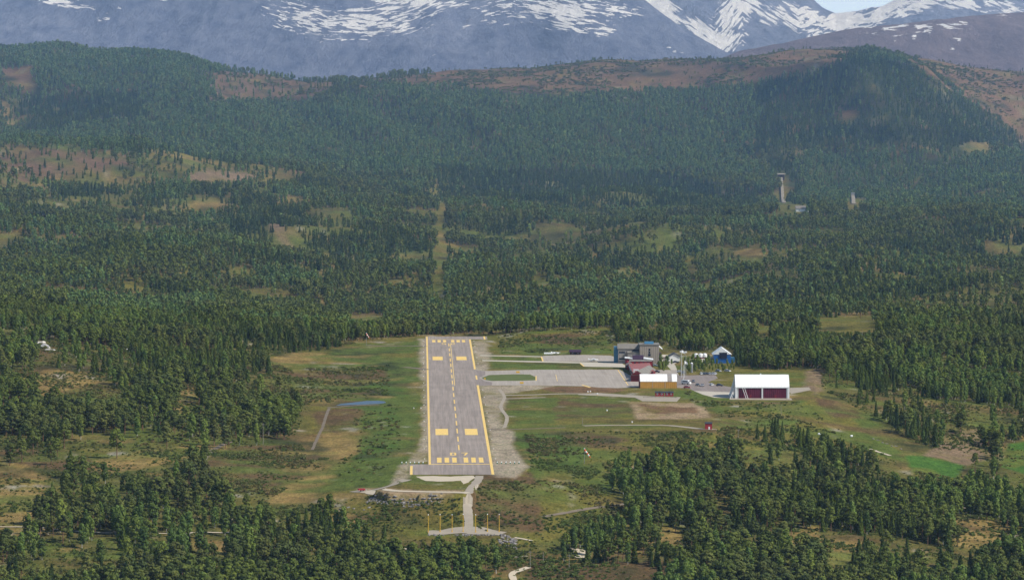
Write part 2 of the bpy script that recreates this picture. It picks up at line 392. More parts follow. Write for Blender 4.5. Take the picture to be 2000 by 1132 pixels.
# polygons are (colour, points as surveyed through the lens, edge raggedness)
ZONES = [
 ('olive', [(520,686),(640,675),(720,662),(835,655),(960,655),(1010,648),(1190,638),(1215,690),(1430,695),(1580,718),(1600,760),(1700,850),(1800,900),(1560,870),(1380,880),(1230,920),(1240,990),(1060,1060),(830,1060),(640,965),(600,900),(600,780)], 8),
 ('green', [(640,682),(815,665),(818,780),(805,900),(790,935),(730,952),(650,948),(690,870),(700,800),(640,790),(700,740)], 9),
 ('lush', [(700,735),(800,730),(790,775),(700,778)], 10), ('lush', [(700,800),(775,800),(770,870),(740,930),(680,940),(700,880)], 12),
 ('brown', [(560,720),(740,712),(765,742),(700,752),(640,775),(590,770)], 9), ('brown', [(600,780),(740,758),(745,772),(640,785)], 6),
 ('tan', [(525,700),(560,688),(640,690),(600,705),(560,722)], 4), ('olive', [(740,690),(815,690),(810,700),(740,700)], 6),
 ('brown', [(620,800),(710,800),(695,842),(610,845)], 8),
 ('tan', [(590,850),(700,840),(700,885),(668,905),(645,935),(605,978),(520,985),(530,962),(600,928),(652,905),(640,890),(610,880),(570,862)], 4),
 ('brown', [(410,880),(560,868),(640,890),(650,905),(600,930),(530,950),(450,955),(400,930)], 8),
 ('olive', [(1075,760),(1235,765),(1225,780),(1250,828),(1080,835),(1060,800)], 6),
 ('brown', [(1085,778),(1220,782),(1235,806),(1080,820)], 9), ('moor', [(1040,758),(1160,752),(1235,760),(1200,768),(1090,768)], 4),
 ('green', [(985,782),(1085,776),(1080,826),(1005,828)], 7), ('lush', [(1000,842),(1100,842),(1150,860),(1140,915),(1040,910),(1010,880)], 9),
 ('brown', [(1095,842),(1200,845),(1230,865),(1110,865)], 9), ('green', [(1040,910),(1180,905),(1200,960),(1100,975),(1030,950)], 10),
 ('brown', [(930,925),(1040,925),(1080,960),(1060,1040),(930,1050)], 14), ('olive', [(1060,960),(1180,960),(1190,1000),(1060,1040)], 10),
 ('green', [(980,668),(1195,668),(1195,693),(975,690)], 5), ('brown', [(1040,656),(1140,650),(1130,672),(1060,668)], 6), ('rock', [(1182,653),(1196,650),(1204,668),(1192,668)], 5),
 ('green', [(962,697),(1050,699),(1060,704),(962,702)], 1), ('green', [(962,708),(1132,712),(1145,720),(962,722)], 2), ('brown', [(1090,713),(1240,717),(1240,721),(1090,721)], 2),
 ('gravel', [(819,659),(838,659),(838,905),(795,906),(812,880),(822,850),(824,780)], 6),
 ('gravel', [(922,662),(950,662),(958,690),(955,722),(945,735),(925,725)], 6),
 ('gravel', [(938,752),(1100,750),(1050,762),(990,768),(985,795),(978,825),(1005,842),(1000,870),(1030,912),(1000,926),(960,928),(955,860),(945,800)], 6),
 ('gravel', [(1000,925),(1025,905),(1036,912),(1005,932),(960,932)], 3),
 ('gravel', [(780,906),(798,903),(800,932),(760,948),(770,930)], 3),
 ('olive', [(778,940),(812,930),(920,932),(905,953),(870,957),(790,957)], 2), ('dirt', [(690,952),(910,957),(900,963),(820,975),(720,968)], 4),
 ('dirt', [(1228,783),(1368,786),(1388,817),(1242,818)], 3), ('moor', [(1240,788),(1350,790),(1360,808),(1250,808)], 12),
 ('green', [(1300,760),(1360,762),(1420,780),(1580,782),(1560,830),(1400,835),(1390,800)], 7), ('olive', [(1400,782),(1600,785),(1680,840),(1560,820),(1420,815)], 8),
 ('moor', [(1480,782),(1560,786),(1575,800),(1480,796)], 8), ('olive', [(1345,742),(1430,728),(1436,752),(1400,748)], 3),
 ('slide', [(1570,722),(1605,718),(1612,762),(1590,770),(1575,760)], 6), ('brown', [(1590,775),(1640,782),(1700,815),(1620,815)], 6),
 ('green', [(1600,836),(1640,832),(1693,845),(1762,884),(1768,902),(1700,882),(1640,856)], 3),
 ('field', [(1766,888),(1800,890),(1884,908),(1864,940),(1780,922)], 2), ('field', [(1970,866),(2050,855),(2050,940),(1950,908)], 2),
 ('slide', [(1835,845),(1911,839),(1925,870),(1962,889),(1886,907),(1800,888),(1830,872)], 8),
 ('tan', [(1855,1013),(1967,1012),(1990,1050),(1960,1068),(1867,1065)], 10), ('tan', [(1600,1055),(1671,1055),(1680,1110),(1606,1107)], 12), ('tan', [(1520,1040),(1600,1030),(1600,1075),(1530,1075)], 12),
 ('tan', [(1380,960),(1440,965),(1440,1000),(1390,1000)], 8), ('tan', [(1180,1010),(1300,1010),(1350,1060),(1200,1070)], 16), ('brown', [(1040,1085),(1300,1095),(1320,1132),(1040,1132)], 12),
 # left bogs
 ('tan', [(40,740),(90,722),(230,724),(215,745),(100,770),(50,775)], 9), ('brown', [(60,672),(230,680),(225,720),(60,725)], 12), ('tan', [(330,780),(385,745),(392,775),(345,820)], 9),
 ('tan', [(270,880),(400,868),(450,860),(440,885),(320,905),(180,930),(180,905)], 7), ('tan', [(-80,895),(60,910),(95,935),(85,985),(60,1060),(-80,1060)], 12), ('brown', [(0,870),(180,880),(180,920),(0,905)], 10),
 ('tan', [(60,980),(160,1010),(120,1030),(60,1040)], 10), ('tan', [(380,1050),(620,1060),(600,1085),(400,1075)], 14), ('tan', [(620,990),(720,1010),(700,1040),(620,1030)], 9),
 # middle plain clearings
 ('olive', [(848,360),(862,360),(866,430),(868,575),(842,575),(845,480)], 5), ('slide', [(522,435),(555,437),(556,455),(580,490),(545,470)], 3),
 ('tan', ell(710,618,45,10), 6), ('tan', ell(630,590,25,6), 6), ('olive', ell(1655,630,75,22), 12), ('tan', ell(1660,610,50,6), 5), ('tan', ell(1470,493,35,9), 5), ('olive', ell(1412,455,10,18), 5),
 ('olive', ell(1350,520,16,22), 7), ('tan', ell(1960,484,50,10), 7), ('tan', ell(1160,495,18,8), 5), ('olive', ell(1060,545,25,14), 7), ('tan', ell(1000,580,35,6), 4), ('tan', ell(1290,476,6,16), 2),
 ('tan', ell(1690,520,30,8), 8), ('tan', ell(1330,495,15,8), 6), ('olive', ell(1490,650,25,12), 7), ('tan', ell(400,398,50,10), 8), ('slide', ell(430,345,70,12), 9), ('heath', [(0,285),(250,290),(260,320),(60,355),(0,365)], 12),
 ('olive', ell(30,495,30,10), 5), ('tan', ell(280,395,20,7), 4), ('olive', ell(270,560,60,18), 14), ('olive', ell(760,470,70,14), 12), ('moor', ell(560,335,50,8), 8),
 # moors of the back ridge
 ('heath', [(400,145),(480,130),(640,145),(660,165),(600,195),(410,197)], 8), ('moor', [(0,135),(60,128),(70,180),(45,182),(20,150)], 5), ('tan', [(0,195),(25,205),(30,245),(0,250)], 5),
 ('heath', [(40,80),(150,80),(150,96),(60,98)], 4), ('heath', [(180,90),(270,90),(270,102),(180,106)], 4),
 ('moor', [(690,182),(760,178),(770,200),(700,205)], 5), ('heath', [(640,140),(900,130),(880,175),(700,172)], 7),
 ('moor', [(830,130),(1000,130),(1180,108),(1560,85),(1700,85),(2060,135),(2060,320),(1995,300),(1985,260),(1930,215),(1870,180),(1780,122),(1690,108),(1600,128),(1545,150),(1400,168),(1280,176),(1180,182),(1050,182),(1000,180),(850,166)], 8),
 ('heath', [(1080,120),(1400,110),(1500,125),(1300,150),(1100,150)], 14), ('moor', ell(1655,222,24,9), 4), ('tan', [(1895,275),(1990,280),(1990,305),(1900,300)], 6),
 ('olive', [(1505,395),(1585,395),(1600,415),(1500,412)], 4), ('olive', [(1645,395),(1690,395),(1700,412),(1640,412)], 3), ('olive', [(1516,345),(1536,345),(1545,400),(1512,400)], 2),
]
def maskof0(a, b):
    m = np.zeros(a.shape, bool)
    for cn, p, r in ZONES:
        if cn in ('gravel','dirt','field','slide'): m |= inpoly(a, b, p)
    return m
wxn = 1.3*fbm(XG/22, YG/30, 6, 31); wyn = 1.3*fbm(XG/22+50, YG/30+9, 6, 37)
farm = np.clip((PYG-95)/400, 0.15, 1.0)
tone = np.zeros(XG.shape+(3,), np.float32)
n0 = fbm(XG/40, YG/60, 4, 41)[..., None]; n1 = fbm(XG/120, YG/160, 3, 47)[..., None]
fl = np.array(C['floor']); gr = np.array(C['green']); dk = np.array(C['dark']); tn = np.array(C['tan'])
tone[:] = fl*(1-np.clip(n0*1.5, 0, 1)) + gr*np.clip(n0*1.5, 0, 1)
tone = tone*(1-np.clip((n1-0.22)*3, 0, .8)) + tn*np.clip((n1-0.22)*3, 0, .8)
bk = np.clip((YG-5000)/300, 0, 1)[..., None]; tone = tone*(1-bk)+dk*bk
for cn, poly, rag in ZONES:
    m = inpoly(PXG+wxn*rag*1.6, PYG+wyn*rag*0.8*farm, poly)
    tone[m] = C[cn]
natural = ~maskof0(PXG, PYG)
mo1 = fbm(XG/26, YG/40, 4, 52)[..., None]; mo2 = fbm(XG/55, YG/26, 4, 53)[..., None]; mo3 = fbm(XG/7, YG/9, 3, 54)[..., None]
nat = natural[..., None]
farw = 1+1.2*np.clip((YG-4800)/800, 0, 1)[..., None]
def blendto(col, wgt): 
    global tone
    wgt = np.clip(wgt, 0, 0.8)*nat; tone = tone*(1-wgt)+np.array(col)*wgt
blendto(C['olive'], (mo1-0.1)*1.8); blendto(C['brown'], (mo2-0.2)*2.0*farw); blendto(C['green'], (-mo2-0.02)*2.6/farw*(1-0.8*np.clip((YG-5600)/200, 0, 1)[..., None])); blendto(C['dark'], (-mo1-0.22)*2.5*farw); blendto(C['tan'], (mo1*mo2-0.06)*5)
blendto(C['rock'], (mo3*0.6+mo1*0.6-0.42)*4)
gw = np.clip((mo1+mo3*0.7-0.12)*1.6, 0, 0.6)*maskof0(PXG, PYG)[..., None]; tone = tone*(1-gw)+np.array(C['olive'])*gw
tone *= (1+0.22*mo3+0.16*fbm(XG/3, YG/5, 2, 55)[..., None])
# soften colour borders a little
for ch in range(3): tone[..., ch] = blur(blur(tone[..., ch], 1, 0), 1, 1)
nr, nc = XG.shape
idx = np.arange(nr*nc).reshape(nr, nc)
quads = np.stack([idx[:-1, :-1].ravel(), idx[:-1, 1:].ravel(), idx[1:, 1:].ravel(), idx[1:, :-1].ravel()], 1)
me = mesh_np('terrain', np.stack([XG.ravel(), YG.ravel(), ZG.ravel()], 1), quads, [M['ground']], smooth=True)
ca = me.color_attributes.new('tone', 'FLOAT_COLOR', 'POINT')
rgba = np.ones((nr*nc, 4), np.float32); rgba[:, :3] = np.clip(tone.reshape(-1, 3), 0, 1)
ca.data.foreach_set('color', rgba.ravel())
tag(link(bpy.data.objects.new('terrain', me)), kind='structure')

# ---------------------------------------------------------------- mountains
def snow_rock(name, rocka, rockb, sx, sz):
    nt = NT(name); p = pos(nt); at = nt.n('ShaderNodeAttribute', attribute_name='snow')
    sc = nt.n('ShaderNodeAttribute', attribute_name='strata'); sv = nt.scalevec(sc.outputs['Vector'], (1/sx, 1/(sx*4), 1/sz))
    a = nt.noise(sv, 1.0, 7, 0.62, 0.5)
    th = nt.ramp(nt.math('ADD', a, nt.math('MULTIPLY', at.outputs['Fac'], 0.36)), 0.735, 0.752)
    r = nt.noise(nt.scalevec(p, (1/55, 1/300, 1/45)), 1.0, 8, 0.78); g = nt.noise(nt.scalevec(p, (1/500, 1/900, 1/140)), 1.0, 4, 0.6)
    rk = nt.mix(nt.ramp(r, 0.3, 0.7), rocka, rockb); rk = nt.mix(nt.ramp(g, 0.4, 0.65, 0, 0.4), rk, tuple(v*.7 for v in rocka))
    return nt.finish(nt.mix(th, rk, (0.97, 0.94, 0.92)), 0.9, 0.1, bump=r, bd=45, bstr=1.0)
M['mtA'] = snow_rock('blue_grey_mountain_rock', lin(86,96,126), lin(150,154,172), 40, 7)  # blue-grey rock, here and on the snow peak tinted bluer in place of haze
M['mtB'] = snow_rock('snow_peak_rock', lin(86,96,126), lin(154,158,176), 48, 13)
M['mtC'] = snow_rock('brown_mountain_rock', lin(108,96,100), lin(150,132,132), 44, 8)
def mountain(name, mat, x0p, x1p, crest, D0, D1, base, snow, seed, strata, ridge=1.0, NX=1100, NYr=190, gul=90.0):
    px = np.linspace(x0p, x1p, NX); cy = np.interp(px, [a for a, b in crest], [b for a, b in crest])
    cy = cy+fbm(px/60, px*0+seed, 4, seed)*6*ridge
    t = np.linspace(0, 1.25, NYr)[:, None]
    D = D0+(D1-D0)*np.minimum(t, 1)+np.maximum(t-1, 0)*2500
    tt = np.minimum(t, 1)
    prof = tt**1.15
    ypx = base+(cy[None, :]-base)*prof+np.maximum(t-1, 0)*400
    DD = D+0*ypx
    Z = CAMZ-(ypx-95)*DD/F
    X = DD*((px-1000)/F)[None, :]
    rid = (1-np.abs(fbm(X/(gul*6), DD/2600, 5, seed+3))*2)
    Z = Z+(rid*60+fbm(X/(gul*2), DD/900, 4, seed+9)*38)*ridge*np.sin(np.pi*np.minimum(tt, 1))**0.6
    sx_, sy_ = project(X, DD, Z)
    S = np.zeros(X.shape)
    wx_ = fbm(sx_/35, sy_/14, 4, seed+20)*18; wy_ = fbm(sx_/35+7, sy_/14, 4, seed+21)*9
    for (cx, cyy, rx, ry, st, sl) in snow:
        dx = (sx_+wx_-cx)/rx; dy = (sy_+wy_-cyy-sl*(sx_-cx))/ry
        S = np.maximum(S, st*np.clip(1.25-np.sqrt(dx*dx+dy*dy), 0, 1)**0.6)
    i = np.arange(X.size).reshape(X.shape)
    q = np.stack([i[:-1, :-1].ravel(), i[:-1, 1:].ravel(), i[1:, 1:].ravel(), i[1:, :-1].ravel()], 1)
    me = mesh_np(name, np.stack([X.ravel(), DD.ravel(), Z.ravel()], 1), q, [mat], smooth=True)
    of = np.interp(sx_, [a for a, b in strata], [b for a, b in strata]); sc = np.stack([X, DD*0, -(sy_-of)*DD/F+rid*6], -1)
    a = me.attributes.new('strata', 'FLOAT_VECTOR', 'POINT'); a.data.foreach_set('vector', sc.ravel().astype(np.float32))
    a = me.attributes.new('snow', 'FLOAT', 'POINT'); a.data.foreach_set('value', S.ravel().astype(np.float32))
    tag(link(bpy.data.objects.new(name, me)), kind='structure')
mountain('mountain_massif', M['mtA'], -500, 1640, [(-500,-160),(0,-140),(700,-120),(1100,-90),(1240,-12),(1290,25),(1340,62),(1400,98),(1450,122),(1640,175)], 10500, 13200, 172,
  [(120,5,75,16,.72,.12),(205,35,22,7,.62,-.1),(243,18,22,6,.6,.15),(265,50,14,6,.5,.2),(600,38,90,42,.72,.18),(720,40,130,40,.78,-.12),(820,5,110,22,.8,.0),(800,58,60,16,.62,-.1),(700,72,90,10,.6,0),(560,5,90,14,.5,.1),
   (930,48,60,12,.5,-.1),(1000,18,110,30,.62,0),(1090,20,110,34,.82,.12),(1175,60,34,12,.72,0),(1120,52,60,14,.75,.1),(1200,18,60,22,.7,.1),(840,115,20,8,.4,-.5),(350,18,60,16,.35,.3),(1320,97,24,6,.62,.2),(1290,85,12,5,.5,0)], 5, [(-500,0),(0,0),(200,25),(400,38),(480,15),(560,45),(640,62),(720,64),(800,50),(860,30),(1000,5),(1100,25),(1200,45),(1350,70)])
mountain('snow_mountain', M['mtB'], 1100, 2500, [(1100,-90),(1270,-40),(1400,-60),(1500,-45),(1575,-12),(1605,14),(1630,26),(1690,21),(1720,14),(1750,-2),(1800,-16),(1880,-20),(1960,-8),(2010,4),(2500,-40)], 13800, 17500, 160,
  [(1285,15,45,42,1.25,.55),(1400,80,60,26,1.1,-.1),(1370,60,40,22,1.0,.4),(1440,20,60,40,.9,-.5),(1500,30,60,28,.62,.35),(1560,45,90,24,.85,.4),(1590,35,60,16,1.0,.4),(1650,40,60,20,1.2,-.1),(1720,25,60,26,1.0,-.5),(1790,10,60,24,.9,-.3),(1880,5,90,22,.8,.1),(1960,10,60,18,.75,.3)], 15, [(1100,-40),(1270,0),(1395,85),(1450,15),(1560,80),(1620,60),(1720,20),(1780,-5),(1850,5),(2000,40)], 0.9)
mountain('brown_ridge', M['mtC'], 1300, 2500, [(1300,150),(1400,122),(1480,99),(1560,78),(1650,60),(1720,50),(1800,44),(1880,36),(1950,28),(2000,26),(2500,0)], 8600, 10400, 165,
  [(1715,62,40,9,.66,-.2),(1780,52,70,8,.68,-.15),(1850,50,60,10,.66,0),(1800,66,40,9,.68,-.3),(1760,74,30,5,.55,-.1),(1870,78,14,5,.6,.2),(1855,98,10,5,.55,0),(1940,20,60,10,.6,.3),(1695,50,20,6,.6,0),(1950,95,8,4,.4,0)], 25, [(1300,0),(1700,0),(1800,-14),(1900,-10),(2100,10)], 0.55)

# ---------------------------------------------------------------- flat sheets on the airfield plateau
def flat(name, poly, mat, z, parent=None):
    vs = [on_plane(a, b, 0) for a, b in poly]
    me = bpy.data.meshes.new(name); me.from_pydata([(x, y, z) for x, y, _ in vs], [], [tuple(range(len(vs)))]); me.materials.append(mat)
    o = bpy.data.objects.new(name, me); link(o, parent)
    if me.polygons[0].normal.z < 0: me.flip_normals()
    if parent is None: tag(o, kind='structure')
    return o
def ragged(poly, amp=0.35, step=6):
    out = []
    n = len(poly)
    for i in range(n):
        x1, y1 = poly[i]; x2, y2 = poly[(i+1) % n]
        L = math.hypot(x2-x1, (y2-y1)*3); k = max(1, int(L/step))
        for j in range(k):
            t = j/k; out.append((x1+(x2-x1)*t+random.uniform(-amp, amp)*2, y1+(y2-y1)*t+random.uniform(-amp, amp)*0.5))
    return out
# runway frame: s along, c across
R0 = Vector((-24.9, 2030.0, 0)); RD = Vector((-0.0217, 1, 0)).normalized(); RC = Vector((RD.y, -RD.x, 0))
def rw(s, c, z=0.0): p = R0+RD*s+RC*c; return (p.x, p.y, z)
def rwquads(name, rects, mat, z, parent=None):
    m = MB()
    for s0, s1, c0, c1 in rects: m.add([rw(s0,c0,z), rw(s0,c1,z), rw(s1,c1,z), rw(s1,c0,z)], [(0,1,2,3)])
    me = bpy.data.meshes.new(name); me.from_pydata(m.v, [], m.f); me.materials.append(mat)
    for p in me.polygons:
        if p.normal.z < 0: me.flip_normals(); break
    o = bpy.data.objects.new(name, me); link(o, parent)
    if parent is None: tag(o, kind='structure')
    return o
LEN = 905.0
rwy = bpy.data.objects.new('runway', None)
m = MB()
outline = [(-50,-24.5),(-50,15.6),(0,15.6),(LEN-30,15.6),(LEN-30,27),(LEN,27),(LEN,-16),(0,-15.6),(0,-24.5)]
me = bpy.data.meshes.new('runway'); me.from_pydata([rw(s_, c_, 0.05) for s_, c_ in outline], [], [tuple(range(len(outline)-1, -1, -1))]); me.materials.append(M['asphalt'])
if me.polygons[0].normal.z < 0: me.flip_normals()
rwy = tag(link(bpy.data.objects.new('runway', me)), kind='structure')
ZM = 0.07
def sY(py):   # runway distance of an image row on the plateau
    return (on_plane(880, py)[1]-R0.y)/RD.y
rwquads('edge_line', [(-2, LEN-1, -15.3, -14.2)], M['yellow'], ZM, rwy)
rwquads('edge_line', [(-50, sY(752), 14.2, 15.5), (sY(741), sY(733), 14.4, 15.4), (sY(721), LEN-30, 14.2, 15.4)], M['yellow'], ZM, rwy)
rwquads('edge_line', [(-50, -8, -24.2, -23.0)], M['yellow'], ZM, rwy); rwquads('edge_line', [(LEN-30, LEN, 24.5, 25.7)], M['yellow'], ZM, rwy)
rwquads('threshold_line', [(-1.5, 0.6, -14.1, 14.1)], M['yellow'], ZM, rwy); rwquads('threshold_line', [(LEN-30, LEN-28.5, -14, 14)], M['yellow'], ZM, rwy)
bars = [-11.2,-7.5,-3.8,1.8,5.5,9.2]
rwquads('threshold_marking', [(8, 33, c, c+2.2) for c in bars], M['yellow'], ZM, rwy)
rwquads('threshold_marking', [(LEN-58, LEN-36, c, c+2.2) for c in bars], M['yellow'], ZM, rwy)
for s0, s1 in ((sY(849), sY(837)), (sY(703), sY(696))):
    for c0 in (-11.4, 4.0):
        rwquads('aiming_point_marking', [(s0, s1, c0, c0+6.6)], M['yellow'], ZM, rwy)
cl = []; s_ = 72.0
while s_ < LEN-85: cl.append((s_, s_+27, -0.34, 0.34)); s_ += 46
rwquads('centre_line', cl, M['yellow'], ZM, rwy)
rwquads('taxi_line', [(sY(752), LEN-80, 1.0, 1.35)], M['yellow'], ZM, rwy)
def digits(name, segs, z):
    return rwquads(name, segs, M['yellow'], z, rwy)
def dig(ch, s0, c0, w=3.0, h=14.0, t=0.9, ts=2.2, flip=False):
    R = {'0': [(0,h,0,t),(0,h,w-t,w),(0,ts,t,w-t),(h-ts,h,t,w-t)],
         '7': [(h-ts,h,0,w)],
         '2': [(h-ts,h,0,w),(h/2,h-ts,w-t,w),(h/2-ts/2,h/2,0,w),(ts,h/2-ts/2,0,t),(0,ts,0,w)],
         '5': [(h-ts,h,0,w),(h/2,h-ts,0,t),(h/2-ts/2,h/2,0,w),(ts,h/2-ts/2,w-t,w),(0,ts,0,w)]}[ch]
    out = []
    for a, b, c, d in R:
        if flip: a, b, c, d = h-b, h-a, w-d, w-c
        out.append((s0+a, s0+b, c0+c, c0+d))
    return out
nm = digits('runway_number', dig('0', 44, -4.6)+dig('7', 44, 1.0, 3.2), ZM)
m7 = MB(); m7.add([rw(44,2.0,ZM), rw(44,3.0,ZM), rw(55.8,4.2,ZM), rw(55.8,3.2,ZM)], [(0,1,2,3)])
me = bpy.data.meshes.new('runway_number'); me.from_pydata(m7.v, [], m7.f); me.materials.append(M['yellow'])
if me.polygons[0].normal.z < 0: me.flip_normals()
link(bpy.data.objects.new('runway_number', me), rwy)
digits('runway_number', dig('5', LEN-80, -4.8, flip=True)+dig('2', LEN-80, 1.2, flip=True), ZM)

flat('taxiway', ragged([(938,693),(1058,695.3),(1058,697),(938,694.6)], .1), M['concrete'], 0.03)
flat('light_aircraft_apron', [(1055,696.5),(1063,694),(1140,692.5),(1192,694),(1207,699),(1213,707),(1150,705.6),(1062,705)], M['asphalt2'], 0.035)
flat('taxiway', ragged([(942,702.6),(1150,706.8),(1212,707.5),(1228,717),(1142,715.5),(1132,709),(942,704.6)], .1), M['concrete'], 0.03)
flat('apron', [(925,721),(948,724),(1050,721.5),(1210,721.5),(1228,731),(1250,742),(1247,756),(1205,757.5),(1170,756.5),(1145,754),(1050,752),(960,752.5),(928,753)], M['asphalt2'], 0.04)
flat('taxiway_mouth', [(925,721.5),(948,724.5),(948,732),(936,737),(946,744),(962,746),(960,752),(928,752.5)], M['asphalt3'], 0.046)
flat('grass_island', ragged([(941,737),(955,732),(1000,730.5),(1036,730.8),(1046,736),(1047,742),(1010,743.5),(960,743.5),(946,741)], .3, 4), M['grass'], 0.06)
flat('apron_line', [(1206,722),(1207.5,722),(1227.5,752),(1226,752)], M['yellow'], 0.05)
flat('apron_line', [(1046,734),(1048,734),(1048,743),(1046,743)], M['yellow'], 0.066)
flat('apron_line', [(1085,731),(1086,731),(1089,744),(1088,744)], M['yellow'], 0.05)
flat('apron_line', [(1135,751.5),(1138,751),(1155,756),(1151,756.5)], M['yellow'], 0.05)
flat('apron_line', [(1056,696),(1058.5,696),(1062,705),(1059,705)], M['yellow'], 0.045)
flat('apron_line', [(1132,709),(1134.5,709),(1142,715.3),(1139.5,715.3)], M['yellow'], 0.04)
flat('parking_area', [(1323,733),(1397,731.5),(1402,738),(1383,746),(1400,751),(1438,757),(1440,769),(1360,765),(1345,758),(1322,757)], M['asphalt3'], 0.035)
flat('hangar_forecourt', ragged([(1356,763),(1440,766),(1437,777.5),(1395,776),(1372,770)], .2), M['concrete'], 0.04)
flat('yard', [(1272,722),(1322,722),(1326,733),(1324,745),(1321,757),(1315,757),(1315,745),(1272,740)], M['asphalt2'], 0.03)
flat('hangar_base', [(1425,776),(1545,777),(1548,781),(1425,780)], M['gravel'], 0.03)
flat('hangar_yard', ragged([(1537,757),(1580,756),(1584,761),(1545,769)], .3), M['gravel'], 0.03)
flat('access_road', ragged([(1286,701),(1300,700),(1318,703.5),(1325,706),(1317,711),(1323,722),(1311,722),(1302,712),(1294,706)], .3), M['concrete'], 0.034)
flat('yard_road', ragged([(1340,701),(1375,699),(1392,703),(1376,708),(1345,708)], .3), M['concrete'], 0.03)
flat('shed_road', ragged([(1130,768),(1170,767),(1230,771),(1253,773),(1330,775),(1322,784),(1255,783),(1240,776),(1130,770.5)], .2), M['gravel'], 0.045)
flat('pale_pad', ragged([(812,930),(845,929),(880,930),(924,928),(928,932),(915,941),(905,945),(900,938),(860,940),(830,938)], .5), M['pale'], 0.05)
pond = flat('pond', ragged([(655,791.5),(700,790),(740,788),(755,786),(752,783.5),(738,782),(715,782.5),(695,785),(665,788.5)], .5), M['water'], 0.05)

def ribbon(name, pts, width, mat, off=0.13, step=3.0, ragg=0.15):
    P = [Vector(ground(a, b)) for a, b in pts]
    # resample with smoothing
    S = []
    n = len(P)
    for i in range(n-1):
        p0 = P[max(0, i-1)]; p1 = P[i]; p2 = P[i+1]; p3 = P[min(n-1, i+2)]
        k = max(2, int((p2-p1).length/step))
        for j in range(k):
            t = j/k; S.append(0.5*((2*p1)+(p2-p0)*t+(2*p0-5*p1+4*p2-p3)*t*t+(3*p1-p0-3*p2+p3)*t**3))
    S.append(P[-1]); vs = []; fs = []
    for i, p in enumerate(S):
        d = (S[min(i+1, len(S)-1)]-S[max(i-1, 0)]); d.z = 0; d.normalize(); c = Vector((d.y, -d.x, 0))
        w_ = width if not callable(width) else width(i/len(S))
        for k in range(5):
            q = p+c*w_*(k/4-0.5)*(1+random.uniform(-ragg, ragg)); vs.append((q.x, q.y, float(zat(q.x, q.y))+off))
    for i in range(len(S)-1):
        for k in range(4): a = i*5+k; fs.append((a, a+1, a+6, a+5))
    me = bpy.data.meshes.new(name); me.from_pydata(vs, [], fs); me.materials.append(mat)
    if sum(p.normal.z for p in me.polygons) < 0: me.flip_normals()
    return tag(link(bpy.data.objects.new(name, me)), kind='structure')
ribbon('service_road', [(937,929),(932,940),(921,952),(914,966),(913,985),(914,1005),(915,1022),(915,1032)], 4.0, M['gravel'])
ribbon('service_road', [(797,936),(772,945),(745,953),(715,959),(690,959)], 5.0, M['gravel'])
ribbon('service_road', [(715,959),(760,957),(820,960),(870,961),(915,962)], 5.5, M['pale'], 0.16)
ribbon('approach_light_platform', [(836,1041),(862,1040),(890,1037),(915,1035),(940,1038),(965,1041),(982,1043)], lambda t: 8+7*math.exp(-((t-.5)/.18)**2), M['gravel'], 0.2)
ribbon('footpath', [(643,797),(637,812),(630,835),(620,855),(610,878)], 1.6, M['dirt'])
ribbon('footpath', [(640,796),(680,793),(740,790)], 4.0, M['dirt']); 
ribbon('footpath', [(717,674),(750,676),(790,675.5),(832,676.5)], 5, M['dirt'])
ribbon('footpath', [(788,717),(815,719),(835,722)], 6, M['dirt'])
ribbon('footpath', [(955,773),(990,772),(1040,771),(1090,769),(1135,769)], 5, M['gravel'])
ribbon('footpath', [(970,779),(1010,778),(1065,776)], 4, M['gravel'])
ribbon('footpath', [(955,838),(985,839),(1010,838.5),(1060,836.5),(1105,835)], 3.2, M['dirt'])
ribbon('footpath', [(1140,831.5),(1180,830.5),(1250,830),(1300,830.5),(1340,834),(1375,838),(1400,839)], 4.5, M['gravel'])
ribbon('gravel_track', [(975,760),(985,775),(978,795),(990,815),(985,835)], 2.0, M['gravel'], 0.1)
ribbon('lower_road', [(-60,1026),(0,1029),(50,1030),(100,1033),(150,1038),(200,1041),(260,1041),(330,1043),(420,1041),(520,1042),(590,1044),(650,1049)], 1.5, M['pale'], 0.35)
ribbon('lower_road', [(725,1063),(765,1068),(810,1076)], 1.5, M['pale'], 0.35)
ribbon('gravel_track', [(1005,1050),(1040,1057)], 2.2, M['pale'], 0.3); ribbon('gravel_track', [(1003,1088),(1030,1086)], 2.0, M['gravel'], 0.3)
ribbon('gravel_track', [(1008,1140),(1000,1122),(1018,1114),(1032,1108)], 3.0, M['pale'], 0.3)
ribbon('gravel_track', [(1108,1071),(1130,1074),(1138,1082),(1130,1090)], 4.0, M['pale'], 0.3)
ribbon('gravel_track', [(1060,1010),(1100,1003),(1150,994),(1200,988),(1240,982)], 2.5, M['dirt'], 0.25)
ribbon('gravel_track', [(1280,965),(1310,955),(1345,950)], 3.0, M['dirt'], 0.25)
ribbon('gravel_track', [(395,900),(415,880),(450,862)], 3.0, M['dirt'], 0.25)
ribbon('gravel_track', [(1870,990),(1910,996),(1965,1008),(1995,1018)], 2.5, M['gravel'], 0.25)
ribbon('gravel_track', [(1700,877),(1720,884),(1738,890)], 2.5, M['pale'], 0.25)

